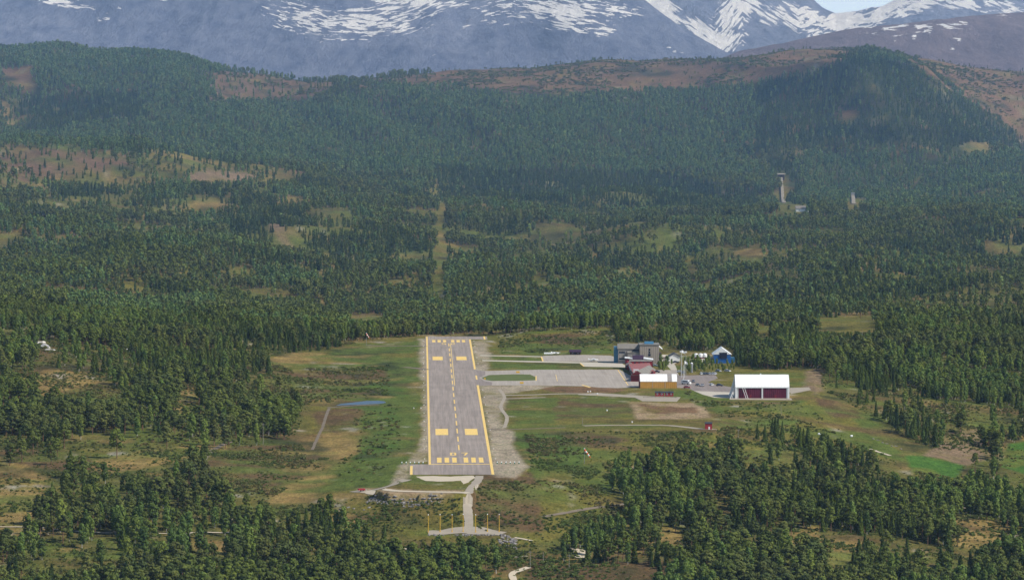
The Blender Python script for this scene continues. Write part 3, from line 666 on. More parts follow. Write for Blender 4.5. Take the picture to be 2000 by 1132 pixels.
# ---------------------------------------------------------------- trees
def leaf_quads(cen, size, up=0.5, rng=RNG, asp=1.0, out=None):
    n = len(cen); a = rng.normal(size=(n, 3))*(0.42 if out is not None else 1.0); a[:, 2] += up*(0.5 if out is not None else 1.0)
    if out is not None: a += out
    a = a; a /= np.linalg.norm(a, axis=1)[:, None]
    b = rng.normal(size=(n, 3)); u = np.cross(a, b); u /= np.linalg.norm(u, axis=1)[:, None]; v = np.cross(a, u)
    s_ = size*rng.uniform(0.6, 1.3, size=(n, 1)); u = u*s_*0.5*asp; v = v*s_*0.5
    V = np.stack([cen-u-v, cen+u-v*0.7, cen+u*0.8+v, cen-u*0.9+v], 1).reshape(-1, 3)
    return V, np.arange(4*n).reshape(n, 4)
def tube(pts, radii, n=5):
    vs = []; fs = []
    for k, (p, r) in enumerate(zip(pts, radii)):
        for i in range(n):
            t = 2*math.pi*i/n; vs.append((p[0]+r*math.cos(t), p[1]+r*math.sin(t), p[2]))
        if k:
            for i in range(n): a = (k-1)*n; fs.append((a+i, a+(i+1) % n, a+n+(i+1) % n, a+n+i))
    return np.array(vs), np.array(fs)
def join(parts):
    V = []; Fc = []; o = 0
    for v, f in parts: V.append(v); Fc.append(f+o); o += len(v)
    return np.concatenate(V), np.concatenate(Fc)
def tree_geo(kind, hi, rng):
    """unit tree about 10 m tall: (crown V,F), (trunk V,F)"""
    H = 10.0; parts = []; tr = []
    lean = rng.normal(size=2)*0.25
    outs = []; fat = rng.uniform(0.75, 1.3)
    if kind == 'pine':
        k = 16 if hi else 9; base = rng.uniform(0.26, 0.5)*H
        cs = []
        for i in range(k):
            u = (i+0.5)/k; z = base+(H-base)*u**0.85; rr = ((1-((u-0.35)/0.75)**2)*2.1+0.25)*fat
            an = i*2.4+rng.uniform(-.6, .6); r = rr*rng.uniform(0.35, 0.95) if i < k-1 else 0.1
            c = np.array([math.cos(an)*r+lean[0]*u, math.sin(an)*r+lean[1]*u, z-0.2]); rad = rng.uniform(0.75, 1.2)*(1.0 if hi else 1.25)
            n = (46 if hi else 13)
            d = rng.normal(size=(n, 3)); d /= np.linalg.norm(d, axis=1)[:, None]
            cs.append(c+d*(rng.uniform(0.45, 1, size=(n, 1))**0.5)*rad*np.array([1.15, 1.15, 0.62])); outs.append(d*0.8+np.array([math.cos(an), math.sin(an), 0.3])*0.5)
            if hi and i % 2 == 0: tr.append(tube([(lean[0]*u*.7, lean[1]*u*.7, z-1.0), tuple(c)], [0.07, 0.03], 4))
        cen = np.concatenate(cs); crown = leaf_quads(cen, 0.52 if hi else 1.05, 0.7, rng, out=np.concatenate(outs))
        tr.insert(0, tube([(0,0,-1.5),(0,0,0),(lean[0]*.5,lean[1]*.5,H*.5),(lean[0],lean[1],H*.93)], [0.22,0.19,0.13,0.04], 6 if hi else 4))
    elif kind == 'spruce':
        n = 950 if hi else 170
        u = rng.uniform(0, 1, n)**1.35; z = 0.6+(H-0.6)*u
        tier = 0.72+0.28*np.abs(np.sin(u*26+rng.uniform(0, 6)))
        R = (1-u)**0.85*1.95*tier+0.08; an = rng.uniform(0, 2*math.pi, n)
        lob = 1+0.22*np.sin(an*5+rng.uniform(0, 6)+u*9)
        r = R*lob*rng.uniform(0.45, 1.0, n)**0.6
        cen = np.stack([np.cos(an)*r, np.sin(an)*r, z-0.32*r], 1)
        crown = leaf_quads(cen, 0.48 if hi else 1.0, 0.9, rng, out=np.stack([np.cos(an)*.8, np.sin(an)*.8, 0*an+.35], 1))
        tr.append(tube([(0,0,-1.5),(0,0,0),(0,0,H*.97)], [0.2,0.17,0.02], 5 if hi else 4))
    else:
        k = 15 if hi else 8; cs = []
        for i in range(k):
            u = (i+0.5)/k; z = H*(0.2+0.75*u); rr = math.sin(math.pi*(0.15+0.8*u))**0.8*1.75*fat
            an = i*2.4+rng.uniform(-.5, .5); r = rr*rng.uniform(0.3, 0.85)
            c = np.array([math.cos(an)*r+lean[0]*u, math.sin(an)*r+lean[1]*u, z]); rad = rng.uniform(0.8, 1.25)*(1 if hi else 1.2)
            n = 48 if hi else 14
            d = rng.normal(size=(n, 3)); d /= np.linalg.norm(d, axis=1)[:, None]
            cs.append(c+d*(rng.uniform(0.4, 1, size=(n, 1))**0.5)*rad*np.array([0.95, 0.95, 1.0])); outs.append(d*0.8+np.array([math.cos(an), math.sin(an), 0.2])*0.5)
            if hi and i % 2 == 0: tr.append(tube([(lean[0]*u*.7, lean[1]*u*.7, z-1.4), tuple(c)], [0.06, 0.02], 4))
        cen = np.concatenate(cs); crown = leaf_quads(cen, 0.5 if hi else 1.05, 0.5, rng, out=np.concatenate(outs))
        tr.insert(0, tube([(0,0,-1.5),(0,0,0),(lean[0]*.5,lean[1]*.5,H*.5),(lean[0],lean[1],H*.9)], [0.2,0.18,0.11,0.03], 5 if hi else 4))
    return crown, join(tr)
BARK = {'pine': M['bark'], 'spruce': M['bark'], 'birch': M['barkw']}
NVAR = 8
HI = {}; srccol = {}
def hidden_collection(name):
    return bpy.data.collections.new(name)
for kind in ('pine', 'spruce', 'birch'):
    HI[kind] = []
    for lod in ('near', 'far'):
        cc = hidden_collection(f'{kind}_{lod}_models'); srccol[(kind, lod)] = cc
        for v_ in range(NVAR):
            rg = np.random.default_rng(100+v_*7+len(kind)*31+(5 if lod == 'far' else 0))
            (cv, cf), (tv, tf) = tree_geo(kind, lod == 'near', rg)
            if lod == 'near':
                HI[kind].append((mesh_np('crown', cv, cf, [M[kind]]), mesh_np('trunk', tv, tf, [BARK[kind]])))
            V, Fq = join([(cv, cf), (tv, tf)])
            mi = np.concatenate([np.zeros(len(cf)), np.ones(len(tf))])
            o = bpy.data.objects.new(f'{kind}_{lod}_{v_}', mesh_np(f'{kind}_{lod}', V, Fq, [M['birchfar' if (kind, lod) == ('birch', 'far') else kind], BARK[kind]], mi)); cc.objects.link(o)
cc = hidden_collection('shrub_models'); srccol[('shrub', 'near')] = cc
for v_ in range(5):
    rg = np.random.default_rng(900+v_); cs = []
    for i in range(5):
        c = np.array([rg.uniform(-.7, .7), rg.uniform(-.7, .7), rg.uniform(.15, .75)]); d = rg.normal(size=(22, 3)); d /= np.linalg.norm(d, axis=1)[:, None]
        cs.append(c+d*rg.uniform(.3, .6)*np.array([1, 1, .8]))
    V, Fq = leaf_quads(np.concatenate(cs), 0.36, 0.6, rg)
    o = bpy.data.objects.new(f'shrub_{v_}', mesh_np('shrub', V, Fq, [M['shrub']])); cc.objects.link(o)

def scatter(name, cc, pts, scl, idx, label, cat):
    n = len(pts)
    me = bpy.data.meshes.new(name); me.vertices.add(n); me.vertices.foreach_set('co', np.asarray(pts, np.float32).ravel())
    a = me.attributes.new('scl', 'FLOAT_VECTOR', 'POINT'); a.data.foreach_set('vector', np.asarray(scl, np.float32).ravel())
    a = me.attributes.new('pick', 'INT', 'POINT'); a.data.foreach_set('value', np.asarray(idx, np.int32))
    a = me.attributes.new('turn', 'FLOAT_VECTOR', 'POINT')
    rt = np.zeros((n, 3), np.float32); rt[:, 2] = RNG.uniform(0, 6.283, n); rt[:, 0] = RNG.normal(0, 0.03, n); rt[:, 1] = RNG.normal(0, 0.03, n); a.data.foreach_set('vector', rt.ravel())
    o = link(bpy.data.objects.new(name, me))
    ng = bpy.data.node_groups.new(name+'_nodes', 'GeometryNodeTree')
    ng.interface.new_socket('Geometry', in_out='INPUT', socket_type='NodeSocketGeometry'); ng.interface.new_socket('Geometry', in_out='OUTPUT', socket_type='NodeSocketGeometry')
    N = ng.nodes.new; gi = N('NodeGroupInput'); go = N('NodeGroupOutput'); ip = N('GeometryNodeInstanceOnPoints'); ci = N('GeometryNodeCollectionInfo')
    ci.inputs['Collection'].default_value = cc; ci.inputs['Separate Children'].default_value = True; ci.inputs['Reset Children'].default_value = True
    def na(nm_, ty):
        x = N('GeometryNodeInputNamedAttribute'); x.data_type = ty; x.inputs['Name'].default_value = nm_; return x.outputs['Attribute']
    L = ng.links.new
    L(gi.outputs[0], ip.inputs['Points']); L(ci.outputs[0], ip.inputs['Instance']); ip.inputs['Pick Instance'].default_value = True
    L(na('pick', 'INT'), ip.inputs['Instance Index']); L(na('scl', 'FLOAT_VECTOR'), ip.inputs['Scale'])
    er = N('FunctionNodeEulerToRotation'); L(na('turn', 'FLOAT_VECTOR'), er.inputs[0]); L(er.outputs[0], ip.inputs['Rotation'])
    L(ip.outputs[0], go.inputs[0])
    md = o.modifiers.new('scatter', 'NODES'); md.node_group = ng
    return tag(o, label, cat, kind='stuff')

OPEN = [(525,706),(545,692),(640,684),(720,664),(835,655),(960,655),(1010,650),(1080,646),(1190,640),(1202,672),(1290,676),(1300,684),(1392,686),(1400,678),(1420,678),(1430,690),(1434,722),(1545,722),(1562,716),(1602,722),(1606,760),(1640,778),(1690,806),(1770,856),(1884,904),(1870,934),(1775,918),(1700,872),(1640,848),(1600,835),(1560,805),(1530,793),(1505,797),(1470,815),(1440,832),(1396,840),(1390,864),(1290,864),(1250,884),(1200,876),(1182,902),(1180,938),(1140,950),(1200,965),(1220,985),(1195,1000),(1130,1015),(1080,1050),(1035,1062),(985,1048),(820,1048),(760,1020),(700,1005),(690,985),(640,960),(600,980),(540,992),(520,978),(600,932),(646,905),(636,890),(600,880),(572,858),(598,800),(612,770),(596,742),(560,718)]
CLEAR = [ell(715,617,40,8), ell(628,588,22,5), [(850,355),(863,355),(868,440),(870,575),(843,575),(848,470)], ell(1655,632,60,16), [(524,436),(553,438),(553,456),(576,488),(548,470)],
 ell(1470,493,28,7), ell(1412,455,6,14), ell(1350,520,10,14), ell(1960,484,40,7), ell(1160,495,12,5), ell(1060,545,16,8), ell(1000,580,28,4), ell(1290,476,4,14), ell(400,398,36,5), ell(430,345,45,6),
 [(60,735),(110,724),(225,726),(200,745),(100,765)], [(70,668),(120,664),(130,690),(75,690)], [(345,770),(382,752),(386,775),(352,800)], [(280,880),(400,870),(445,862),(430,882),(300,900),(190,922),(200,905)],
 [(-60,905),(50,915),(88,940),(70,980),(40,1030),(-60,1035)], [(1868,1016),(1960,1016),(1960,1050),(1875,1055)], [(1615,1062),(1665,1062),(1665,1100),(1620,1100)], [(1840,845),(1908,842),(1918,868),(1955,889),(1886,905),(1812,886),(1838,868)],
 [(1962,864),(2060,852),(2060,940),(1948,910)], [(995,1095),(1045,1090),(1300,1105),(1250,1140),(990,1140)], [(1515,338),(1540,338),(1545,395),(1600,410),(1510,408)], [(1656,380),(1676,378),(1690,405),(1645,408)],
 ell(1655,222,20,7), [(600,860),(698,844),(690,890),(640,935),(600,975),(540,975),(600,930),(650,903),(640,888),(604,876)], [(1384,962),(1432,968),(1430,994),(1394,992)], [(0,140),(56,134),(66,172),(48,176)], [(400,872),(560,868),(625,885),(640,905),(600,925),(530,945),(460,950),(420,920)],
 ell(1620,835,14,6), ell(1490,650,16,7), ell(1320,1045,30,14), ell(1560,1055,30,10), ell(1900,285,40,8)]
SPARSE = [([(0,285),(250,290),(500,320),(600,335),(560,360),(300,350),(60,365),(0,375)], .14), ([(60,660),(240,670),(330,740),(220,790),(40,790),(40,700)], .22), ([(0,870),(200,880),(420,850),(560,860),(600,960),(400,960),(100,1000),(0,1060)], .22),
 ([(400,140),(480,125),(660,145),(660,170),(600,197),(405,200)], .08), ([(640,125),(900,120),(880,178),(700,176)], .16), ([(830,120),(1000,120),(1180,100),(1560,75),(1700,75),(2060,120),(2060,310),(1995,300),(1985,262),(1930,215),(1870,178),(1780,118),(1690,98),(1600,124),(1545,150),(1400,168),(1280,176),(1180,182),(1050,182),(1000,180),(850,166)], .045),
 ([(0,1018),(280,1034),(520,1036),(640,1046),(560,1074),(0,1060)], .16), ([(560,990),(830,1048),(985,1048),(1040,1070),(1000,1100),(700,1080),(560,1060)], .35), ([(1220,990),(1450,1010),(1650,1040),(1700,1132),(1200,1132),(1100,1100)], .38), ([(330,730),(460,720),(460,860),(330,850)], .35), ([(0,985),(200,975),(640,985),(640,1132),(0,1132)], .34),
 ([(960,440),(1500,440),(1500,600),(960,600)], .8), ([(1360,420),(1520,430),(1520,520),(1380,520)], .55), ([(0,130),(70,125),(75,182),(30,250),(0,255)], .4), ([(230,380),(470,380),(470,420),(230,420)], .5), ([(200,520),(420,520),(420,600),(200,600)], .6), ([(1600,600),(1760,590),(1760,660),(1600,670)], .5)]
SPRUCE = [[(1400,830),(1450,800),(1530,780),(1600,820),(1680,850),(1720,900),(1760,1000),(1900,1080),(1900,1132),(1600,1132),(1560,960),(1460,940),(1420,900)], [(1480,300),(1470,200),(1500,160),(1690,165),(1850,170),(1975,270),(1960,290),(1800,300),(1700,285)], [(1600,120),(1700,105),(1790,140),(1900,220),(1700,220),(1600,170)],
 [(840,330),(1100,330),(1480,360),(1480,415),(1000,400),(860,370)], [(400,400),(560,400),(840,470),(860,520),(700,520),(480,480)], [(1500,320),(1560,320),(1560,400),(1530,400)], [(20,200),(260,170),(290,230),(60,260)], [(460,960),(640,940),(640,1050),(540,1060)],[(1640,700),(1830,760),(1830,880),(1700,830)]]
BIRCH = [[(0,85),(420,100),(640,200),(860,230),(860,340),(500,320),(0,285)], [(640,180),(1500,160),(1480,340),(860,340)], [(1560,300),(2000,300),(2000,410),(1560,400)], [(1200,940),(1340,940),(1340,1010),(1190,1010)], [(1840,720),(2000,760),(2000,880),(1860,830)], [(1290,650),(1440,660),(1440,700),(1290,690)],
 [(1040,1040),(1200,1000),(1230,1060),(1060,1100)], [(1750,900),(2000,900),(2000,1010),(1760,990)], [(150,560),(400,600),(300,660),(100,640)], [(900,640),(1290,640),(1290,600),(900,600)]]
def maskof(px, py, polys):
    m = np.zeros(px.shape, bool)
    for p in polys: m |= inpoly(px, py, p)
    return m
def candidates(Y0, Y1, sp):
    rows = np.arange(Y0, Y1, sp); X = []; Y = []
    for y in rows:
        xs = np.arange(-0.150*y, 0.150*y, sp); X.append(xs); Y.append(np.full(xs.shape, y))
    X = np.concatenate(X); Y = np.concatenate(Y)
    return X+RNG.uniform(-.48, .48, X.shape)*sp, Y+RNG.uniform(-.48, .48, X.shape)*sp
TREES = {k: [] for k in ('pine', 'spruce', 'birch')}
for (Y0, Y1, sp) in ((1480, 2500, 5.2), (2500, 3600, 4.7), (3600, 5000, 5.2), (5000, 6640, 6.0)):
    X, Y = candidates(Y0, Y1, sp); Z = zat(X, Y)
    px, py = project(X, Y, Z)
    n = len(X)
    hgt = (9.0+2.2*fbm(X/60, Y/60, 3, 61)+RNG.normal(0, 1.5, n)+np.where(Y > 2500, -1.0*np.clip((Y-2500)/500, 0, 1), np.clip((2600-Y)/250, 0, 2.0))); hgt = np.clip(hgt, 3.5, 16.5); moor = inpoly(px, py, SPARSE[5][0]); hgt = np.where(moor, hgt*0.6, hgt)
    hp = hgt*F/Y
    dn = fbm(X/45, Y/70, 4, 71); big = fbm(X/220, Y/260, 3, 77)
    dens = np.clip(np.where(Y > 2500, 0.68, 0.47)+2.0*dn+0.8*big, 0.04, 1.0)
    dens = np.where(Y > 5000, np.clip(0.95+0.9*dn, .2, 1), dens)
    fz = np.clip((Y-3000)/2000, 0, 1); jx = px+fbm(X/15, Y/15, 2, 83)*6+fz*fbm(X/90, Y/90, 4, 84)*34; jy = py-0.3*hp+fz*fbm(X/90, Y/90, 4, 85)*16
    for poly, d in SPARSE:
        m = inpoly(jx, jy, poly); dens = np.where(m, np.minimum(dens, d*(1+0.9*dn)), dens)
    keep = RNG.uniform(0, 1, n) < dens
    for f_ in (0.0, 0.45, 0.9):
        q = px+(hp*0.18 if f_ == 0.45 else 0)
        keep &= ~inpoly(px, py-hp*f_, OPEN); keep &= ~inpoly(px+hp*.2, py-hp*f_, OPEN) ; keep &= ~inpoly(px-hp*.2, py-hp*f_, OPEN)
    for f_ in (0.1, 0.5, 0.95): keep &= ~(maskof(jx, py-hp*f_, CLEAR) & (RNG.uniform(0, 1, n) > 0.04))
    keep &= ~inpoly(*project(X, Y, 0*X), PLATE)
    X, Y, Z, px, py, hgt, jx, jy = [a[keep] for a in (X, Y, Z, px, py, hgt, jx, jy)]; n = len(X)
    r = RNG.uniform(0, 1, n); sn = fbm(X/75, Y/130, 4, 91); sb = fbm(X/60+31, Y/110, 4, 93)
    isS = maskof(jx, jy, SPRUCE); isB = maskof(jx, jy, BIRCH)
    pS = np.where(isB & (Y > 4900), 0.10, 0.07+np.where(Y < 2150, 0.28, 0.7)*(sn > 0.22)); pS = np.where(isS, np.where(Y < 2150, 0.6, np.where(Y > 4900, 0.95, 0.85)), pS); pB = np.where(isB, np.where(Y > 4900, 0.74, 0.72), 0.08+0.68*(sb > 0.2)); pB = np.where(isS | ((sn > 0.22) & ~isB), 0.06, pB)
    kd = np.where(r < pS, 1, np.where(r < pS+pB, 2, 0))
    wd = RNG.uniform(0.75, 1.15, n)*np.where(hgt < 8, 0.95, 1.0)
    for c_, kind in enumerate(('pine', 'spruce', 'birch')):
        m = kd == c_
        TREES[kind].append(np.stack([X[m], Y[m], Z[m], hgt[m]*(1.0 if c_ == 1 else 1)*(0.9 if c_ == 1 else 1), wd[m], px[m], py[m]], 1))
# birches screening the yard, planted by hand
yard = [on_plane(a, b)[:2] for a, b in [(1286,718),(1290,712),(1289,723),(1296,726),(1300,719),(1346,728),(1352,712),(1358,727),(1366,723),(1376,727),(1383,713),(1388,709),(1394,711),(1402,716),(1406,713),(1412,725),(1424,724),(1430,714),(1433,722),(1392,724),(1378,709),(1362,709),(1338,718),(1344,714),(1350,716),(1356,722),(1362,715),(1368,719),(1374,713),(1380,718),(1386,722),(1391,716),(1398,719),(1404,723),(1410,718),(1416,722),(1422,716),(1428,720),(1343,724),(1372,724),(1296,722),(1303,716),(1312,712),(1400,712),(1420,712),(1385,712)]]
TREES['birch'].append(np.array([[x, y, 0, random.uniform(3.6, 7.4), 1.05, *project(x, y, 0)] for x, y in yard]))
lone = [(735,1150,942,4),(1133,952,0,5)]
REG = {
 'a': 'in the boggy woodland at the lower left', 'b': 'in the wood left of the runway', 'c': 'below the runway end by the yellow poles',
 'd': 'in the woodland at the lower right', 'e': 'beside the green fields at the right', 'f': 'in front of the blue and white building'}
LOOK = {'pine': 'dark grey-green rounded pine', 'spruce': 'dark pointed spruce', 'birch': 'bright green birch'}
def region(px, py):
    if 1290 < px < 1432 and 700 < py < 728: return 'f'
    if px < 700: return 'a' if py > 945 else 'b'
    if px < 1040: return 'c' if py > 900 else 'b'
    return 'd' if (py > 900 or px < 1600) else 'e'
for kind in TREES:
    T = np.concatenate(TREES[kind])
    if kind == 'birch': yd = (T[:, 5] > 1385) & (T[:, 5] < 1435) & (T[:, 6] > 706) & (T[:, 6] < 728); T[yd, 3] *= 0.62
    size = T[:, 3]/T[:, 1]; infr = (T[:, 5] > 0) & (T[:, 5] < 2000) & (T[:, 6] < 1140)
    order = np.argsort(-size*infr); ind = order[:300]; rest = np.ones(len(T), bool); rest[ind] = False
    for r_ in ind:
        x, y, z, hh, ww, px, py = T[r_]
        v_ = random.randrange(NVAR); cm, tm = HI[kind][v_]
        e = empty(f'{kind}_tree', (x, y, z), random.uniform(0, 6.28)); s1 = hh/10; e.scale = (s1*ww, s1*ww, s1)
        link(bpy.data.objects.new('crown', cm), e); link(bpy.data.objects.new('trunk', tm), e)
        rg_ = region(px, py)
        tag(e, f'{LOOK[kind]} {REG[rg_]}', f'{kind} tree', f'{kind} trees {REG[rg_]}')
    R_ = T[rest]
    for lod, m in (('near', R_[:, 1] < 3000), ('far', R_[:, 1] >= 3000)):
        Q = R_[m]
        if not len(Q): continue
        sc = np.stack([Q[:, 3]/10*Q[:, 4], Q[:, 3]/10*Q[:, 4], Q[:, 3]/10], 1)
        nm_ = {'near': f'{kind}_wood', 'far': f'{kind}_forest'}[lod]
        scatter(nm_, srccol[(kind, lod)], Q[:, :3], sc, RNG.integers(0, NVAR, len(Q)),
                {'near': f'mass of {kind} trees closing in around the airfield', 'far': f'dense {kind} forest covering the plain and hills behind the runway'}[lod], f'{kind} forest')
    print(kind, len(T))
# shrubs and heather tufts
X, Y = candidates(1550, 2960, 2.2); Z = zat(X, Y); px, py = project(X, Y, Z); n = len(X)
dn = fbm(X/18, Y/26, 4, 101)
dens = np.where(inpoly(px, py, OPEN), 0.0, 0.34)
for poly, d in [([(930,940),(1060,935),(1200,960),(1230,990),(1060,1060),(930,1050)], .55), ([(640,968),(830,975),(900,965),(900,1035),(700,1040),(640,1000)], .7), ([(600,720),(760,715),(760,775),(600,790)], .22), ([(700,790),(780,790),(780,900),(700,940),(650,945)], .1),
                ([(1100,842),(1390,845),(1390,862),(1200,900),(1150,940),(1000,920),(1020,850)], .4), ([(975,655),(1195,645),(1200,670),(1190,690),(975,690)], .3), ([(410,880),(640,885),(640,915),(530,950),(420,950)], .6), ([(1330,760),(1400,785),(1560,785),(1640,840),(1500,815),(1380,815)], .25),
                ([(830,1045),(1000,1045),(1040,1100),(700,1110)], .6)]:
    dens = np.where(inpoly(px, py, poly), d, dens)
dens = dens*np.clip(1+2.2*dn, 0, 2)
keep = (RNG.uniform(0, 1, n) < dens) & ~maskof(px, py, [[(812,655),(965,655),(1040,912),(1000,935),(760,962),(690,965),(780,905)], [(900,930),(950,925),(930,960),(928,1035),(990,1040),(990,1052),(830,1050),(830,1036),(902,1032),(905,960)], [(940,690),(1215,690),(1260,758),(940,758)], [(1200,665),(1330,680),(1440,700),(1560,785),(1440,785),(1340,762),(1330,790),(1200,790)], [(720,952),(915,952),(915,970),(720,970)]])
keep &= ~(maskof(px, py, [[(1228,783),(1368,786),(1388,817),(1242,818)], [(1130,825),(1400,827),(1400,842),(1130,838)], [(590,850),(700,840),(700,885),(600,900)], [(650,780),(760,778),(760,794),(650,796)]]))
X, Y, Z = X[keep], Y[keep], Z[keep]; n = len(X)
sz = RNG.uniform(0.3, 1.05, n)*np.clip(1+1.2*dn[keep], .5, 1.7)
scatter('shrubs', srccol[('shrub', 'near')], np.stack([X, Y, Z], 1), np.stack([sz, sz, sz*RNG.uniform(.6, 1.1, n)], 1), RNG.integers(0, 5, n), 'low green and brown scrub and heather covering the rough ground', 'scrub')
print('shrubs', n)

X, Y = candidates(5750, 6620, 6.5); Z = zat(X, Y); px, py = project(X, Y, Z)
keep = maskof(px, py, [SPARSE[5][0], SPARSE[3][0], SPARSE[4][0]]) & (RNG.uniform(0, 1, len(X)) < np.clip(0.25+1.6*fbm(X/60, Y/60, 4, 111), 0, .8))
X, Y, Z = X[keep], Y[keep], Z[keep]; n = len(X); sz = RNG.uniform(0.8, 2.6, n)
scatter('moor_scrub', srccol[('shrub', 'near')], np.stack([X, Y, Z], 1), np.stack([sz*1.5, sz*1.5, sz*.7], 1), RNG.integers(0, 5, n), 'brown heather and dwarf scrub on the moor along the ridge top', 'scrub')

# ---------------------------------------------------------------- buildings (each with its own local frame: x right, y away, z up)
def at(px, py, rz=0.0, name='building', z=0.0):
    x, y, _ = on_plane(px, py, z); return empty(name, (x, y, z), rz)
def at_ground(px, py, rz=0.0, name='thing'):
    x, y, z = ground(px, py); return empty(name, (x, y, z), rz)
RZ = math.atan(0.0217)

# large white hangar with maroon doors
b = at(1436, 777.3, -0.02, 'hangar'); tag(b, 'large white hangar with a curved roof and two wide maroon doors', 'hangar')
L = 31.0; prof = [(0,6.2),(0.9,7.6),(3.5,9.7),(7,11.7),(10.5,12.7),(13,12.7),(16.5,11.7),(20,9.7),(22.6,7.6),(23.5,6.2),(23.5,0),(0.6,0),(0.6,6.0)]
MB().prism_x(prof, 0, L).build('shell', M['whiteroof'], b)
for x0, x1 in ((1.9, 15.0), (16.0, 29.2)): 
    MB().box(x0, x1, 0.25, 0.58, 0.05, 5.8).build('door', M['maroon'], b)
fr = MB()
for x0, x1 in ((0, 1.1), (15.15, 15.85), (29.9, 31)): fr.box(x0, x1, -0.1, 0.7, 0, 6.2)
fr.box(0, L, -0.15, 0.75, 5.95, 6.5).build('door_frame', M['white'], b)
for x0 in (8.4, 22.6): MB().box(x0, x0+0.9, 0.2, 0.24, 0.05, 2.1).build('wicket_door', M['darkred'], b)
MB().prism_x([(1.2,6.3),(4,9.4),(7.4,11.4),(10.6,12.3),(12.9,12.3),(16.1,11.4),(19.5,9.4),(22.3,6.3),(22.3,0.1),(1.2,0.1)], -0.12, 0.0).build('end_wall', M['metal'], b)
for y0 in (1.0, 8.0, 15.5, 22.0):
    t_ = MB(); h_ = {1.0: 7.6, 8.0: 11.6, 15.5: 11.4, 22.0: 7.2}[y0]
    t_.cyl((-2.9, y0-0.8, 0), (0.2, y0, h_), 0.26, 0.2, 6).cyl((-1.9, y0-0.8, 0), (0.5, y0, h_-1.5), 0.12, 0.12, 5)
    for q in range(5): t_.cyl((-2.6+q*0.55, y0-0.6, h_*(q+.6)/6), (-1.5+q*0.4, y0-0.6, h_*(q+1)/6.4), 0.07, 0.07, 4)
    t_.build('buttress', M['white'], b)
MB().cyl((6.2,-0.9,0),(4.1,-0.2,6.0),0.16,0.13,6).cyl((7.3,-0.9,0),(5.3,-0.2,6.0),0.16,0.13,6).cyl((6.9,-.6,1.5),(6.1,-.6,1.4),.06,.06,4).cyl((6.2,-.6,3.6),(5.2,-.6,3.5),.06,.06,4).build('brace', M['white'], b)
MB().box(14.5, 15.3, 11.2, 12.2, 12.72, 13.3).build('roof_vent', M['white'], b)

# orange and white hangar
b = at(1250.5, 757.5, -0.005, 'hangar'); tag(b, 'low hangar with a white curved roof above an orange front wall', 'hangar')
L = 21.6; pr = [(0,3.9),(0.8,5.1),(2.4,6.3),(4.6,7.3),(7,7.8),(9.4,7.3),(11.6,6.3),(13.2,5.1),(14,3.9),(13.8,3.7),(0.2,3.7)]
MB().prism_x(pr, -0.2, 16.0).prism_x(pr, 18.7, L+.1).build('roof', M['whiteroof'], b)
MB().prism_x([(y*0.985+.1, z-0.05) for y, z in pr], 16.0, 18.7).build('roof_light', M['greyclad'], b)
MB().box(0, L, 0.1, 13.9, 0, 3.68).build('wall', M['orange'], b)
MB().prism_x([(0.6,0),(13.4,0),(13.4,4.2),(11.4,6.2),(7,7.4),(2.6,6.2),(0.6,4.2)], -0.6, -0.2).build('end_wall', M['darkred'], b)
for x0 in (7.2, 14.6): MB().box(x0, x0+0.18, -0.02, 0.1, 0, 3.9).build('downpipe', M['metal'], b)

# grey terminal behind
b = at(1207.5, 710.5, -0.01, 'terminal_building'); tag(b, 'large grey two-part building with a blue roof light, tallest behind the red terminal', 'building')
# left block
MB().box(0, 13.5, 6.0, 20, 0, 9.0).build('wall', M['greyclad'], b)
MB().prism_x([(5.6,9.0),(20.2,9.0),(20.2,9.4),(12,12.2),(5.6,9.5)], -0.5, 13.6).build('roof', M['roofgrey'], b)
MB().box(-2.6, -0.02, 8, 20, 0, 10.2).build('annex', M['roof_shade_blue'], b)  # blue block: the left end wall's shade put into its colour
for z0 in (2.2, 6.3):
    w_ = MB().box(0.6, 4.4, 5.86, 5.98, z0, z0+1.2).build('window', M['glass'], b); MB().box(0.5, 4.5, 5.82, 5.97, z0-0.15, z0-0.02).build('sill', M['white'], w_)
MB().box(6.0, 13.3, 3.0, 5.95, 0, 6.8).build('porch', M['greyclad'], b)
MB().prism_x([(2.7,6.85),(6,6.85),(6,8.0),(2.7,7.0)], 5.8, 13.4).build('porch_roof', M['roofgrey'], b)
MB().box(9.2, 13.2, 5.8, 5.97, 7.3, 8.8).build('window', M['navy'], b)  # flat navy panel over the porch, next to the right block
# right block
MB().box(13.65, 26.0, 2.0, 19, 0, 11.8).build('wall', M['tanclad'], b)
MB().box(13.3, 26.3, 1.7, 19.3, 11.85, 12.3).build('roof', M['roofgrey'], b)
MB().prism_x([(6,12.35),(13,12.35),(11,13.7),(8,13.7)], 16.8, 22.6).build('roof_light', M['roof_shade_blue'], b)
for z0, w1 in ((8.4, 0.9), (6.6, 0.9), (5.0, 1.5)):
    w_ = MB().box(19.9-w1/2, 19.9+w1/2, 1.86, 1.98, z0, z0+1.3).build('window', M['glass'], b); MB().box(19.8-w1/2, 20+w1/2, 1.8, 1.97, z0-.12, z0-.02).build('sill', M['greyclad'], w_)
MB().add([(26.05,6,10.6),(28.3,6,8.7),(28.3,16,8.7),(26.05,16,10.6),(26.05,6,10.9),(28.3,6,9.0),(28.3,16,9.0),(26.05,16,10.9)], [(0,3,2,1),(4,5,6,7),(0,1,5,4),(1,2,6,5),(2,3,7,6),(3,0,4,7)]).build('awning', M['white'], b)
MB().cyl((13.2,6.2,9),(13.2,6.2,13.8),0.08,0.05,5).cyl((12.8,6.2,13),(13.6,6.2,13),0.04,0.04,4).build('antenna', M['metal'], b)
MB().box(26.05, 27.6, 7, 15, 0, 6.5).build('side_wing', M['brown'], b)

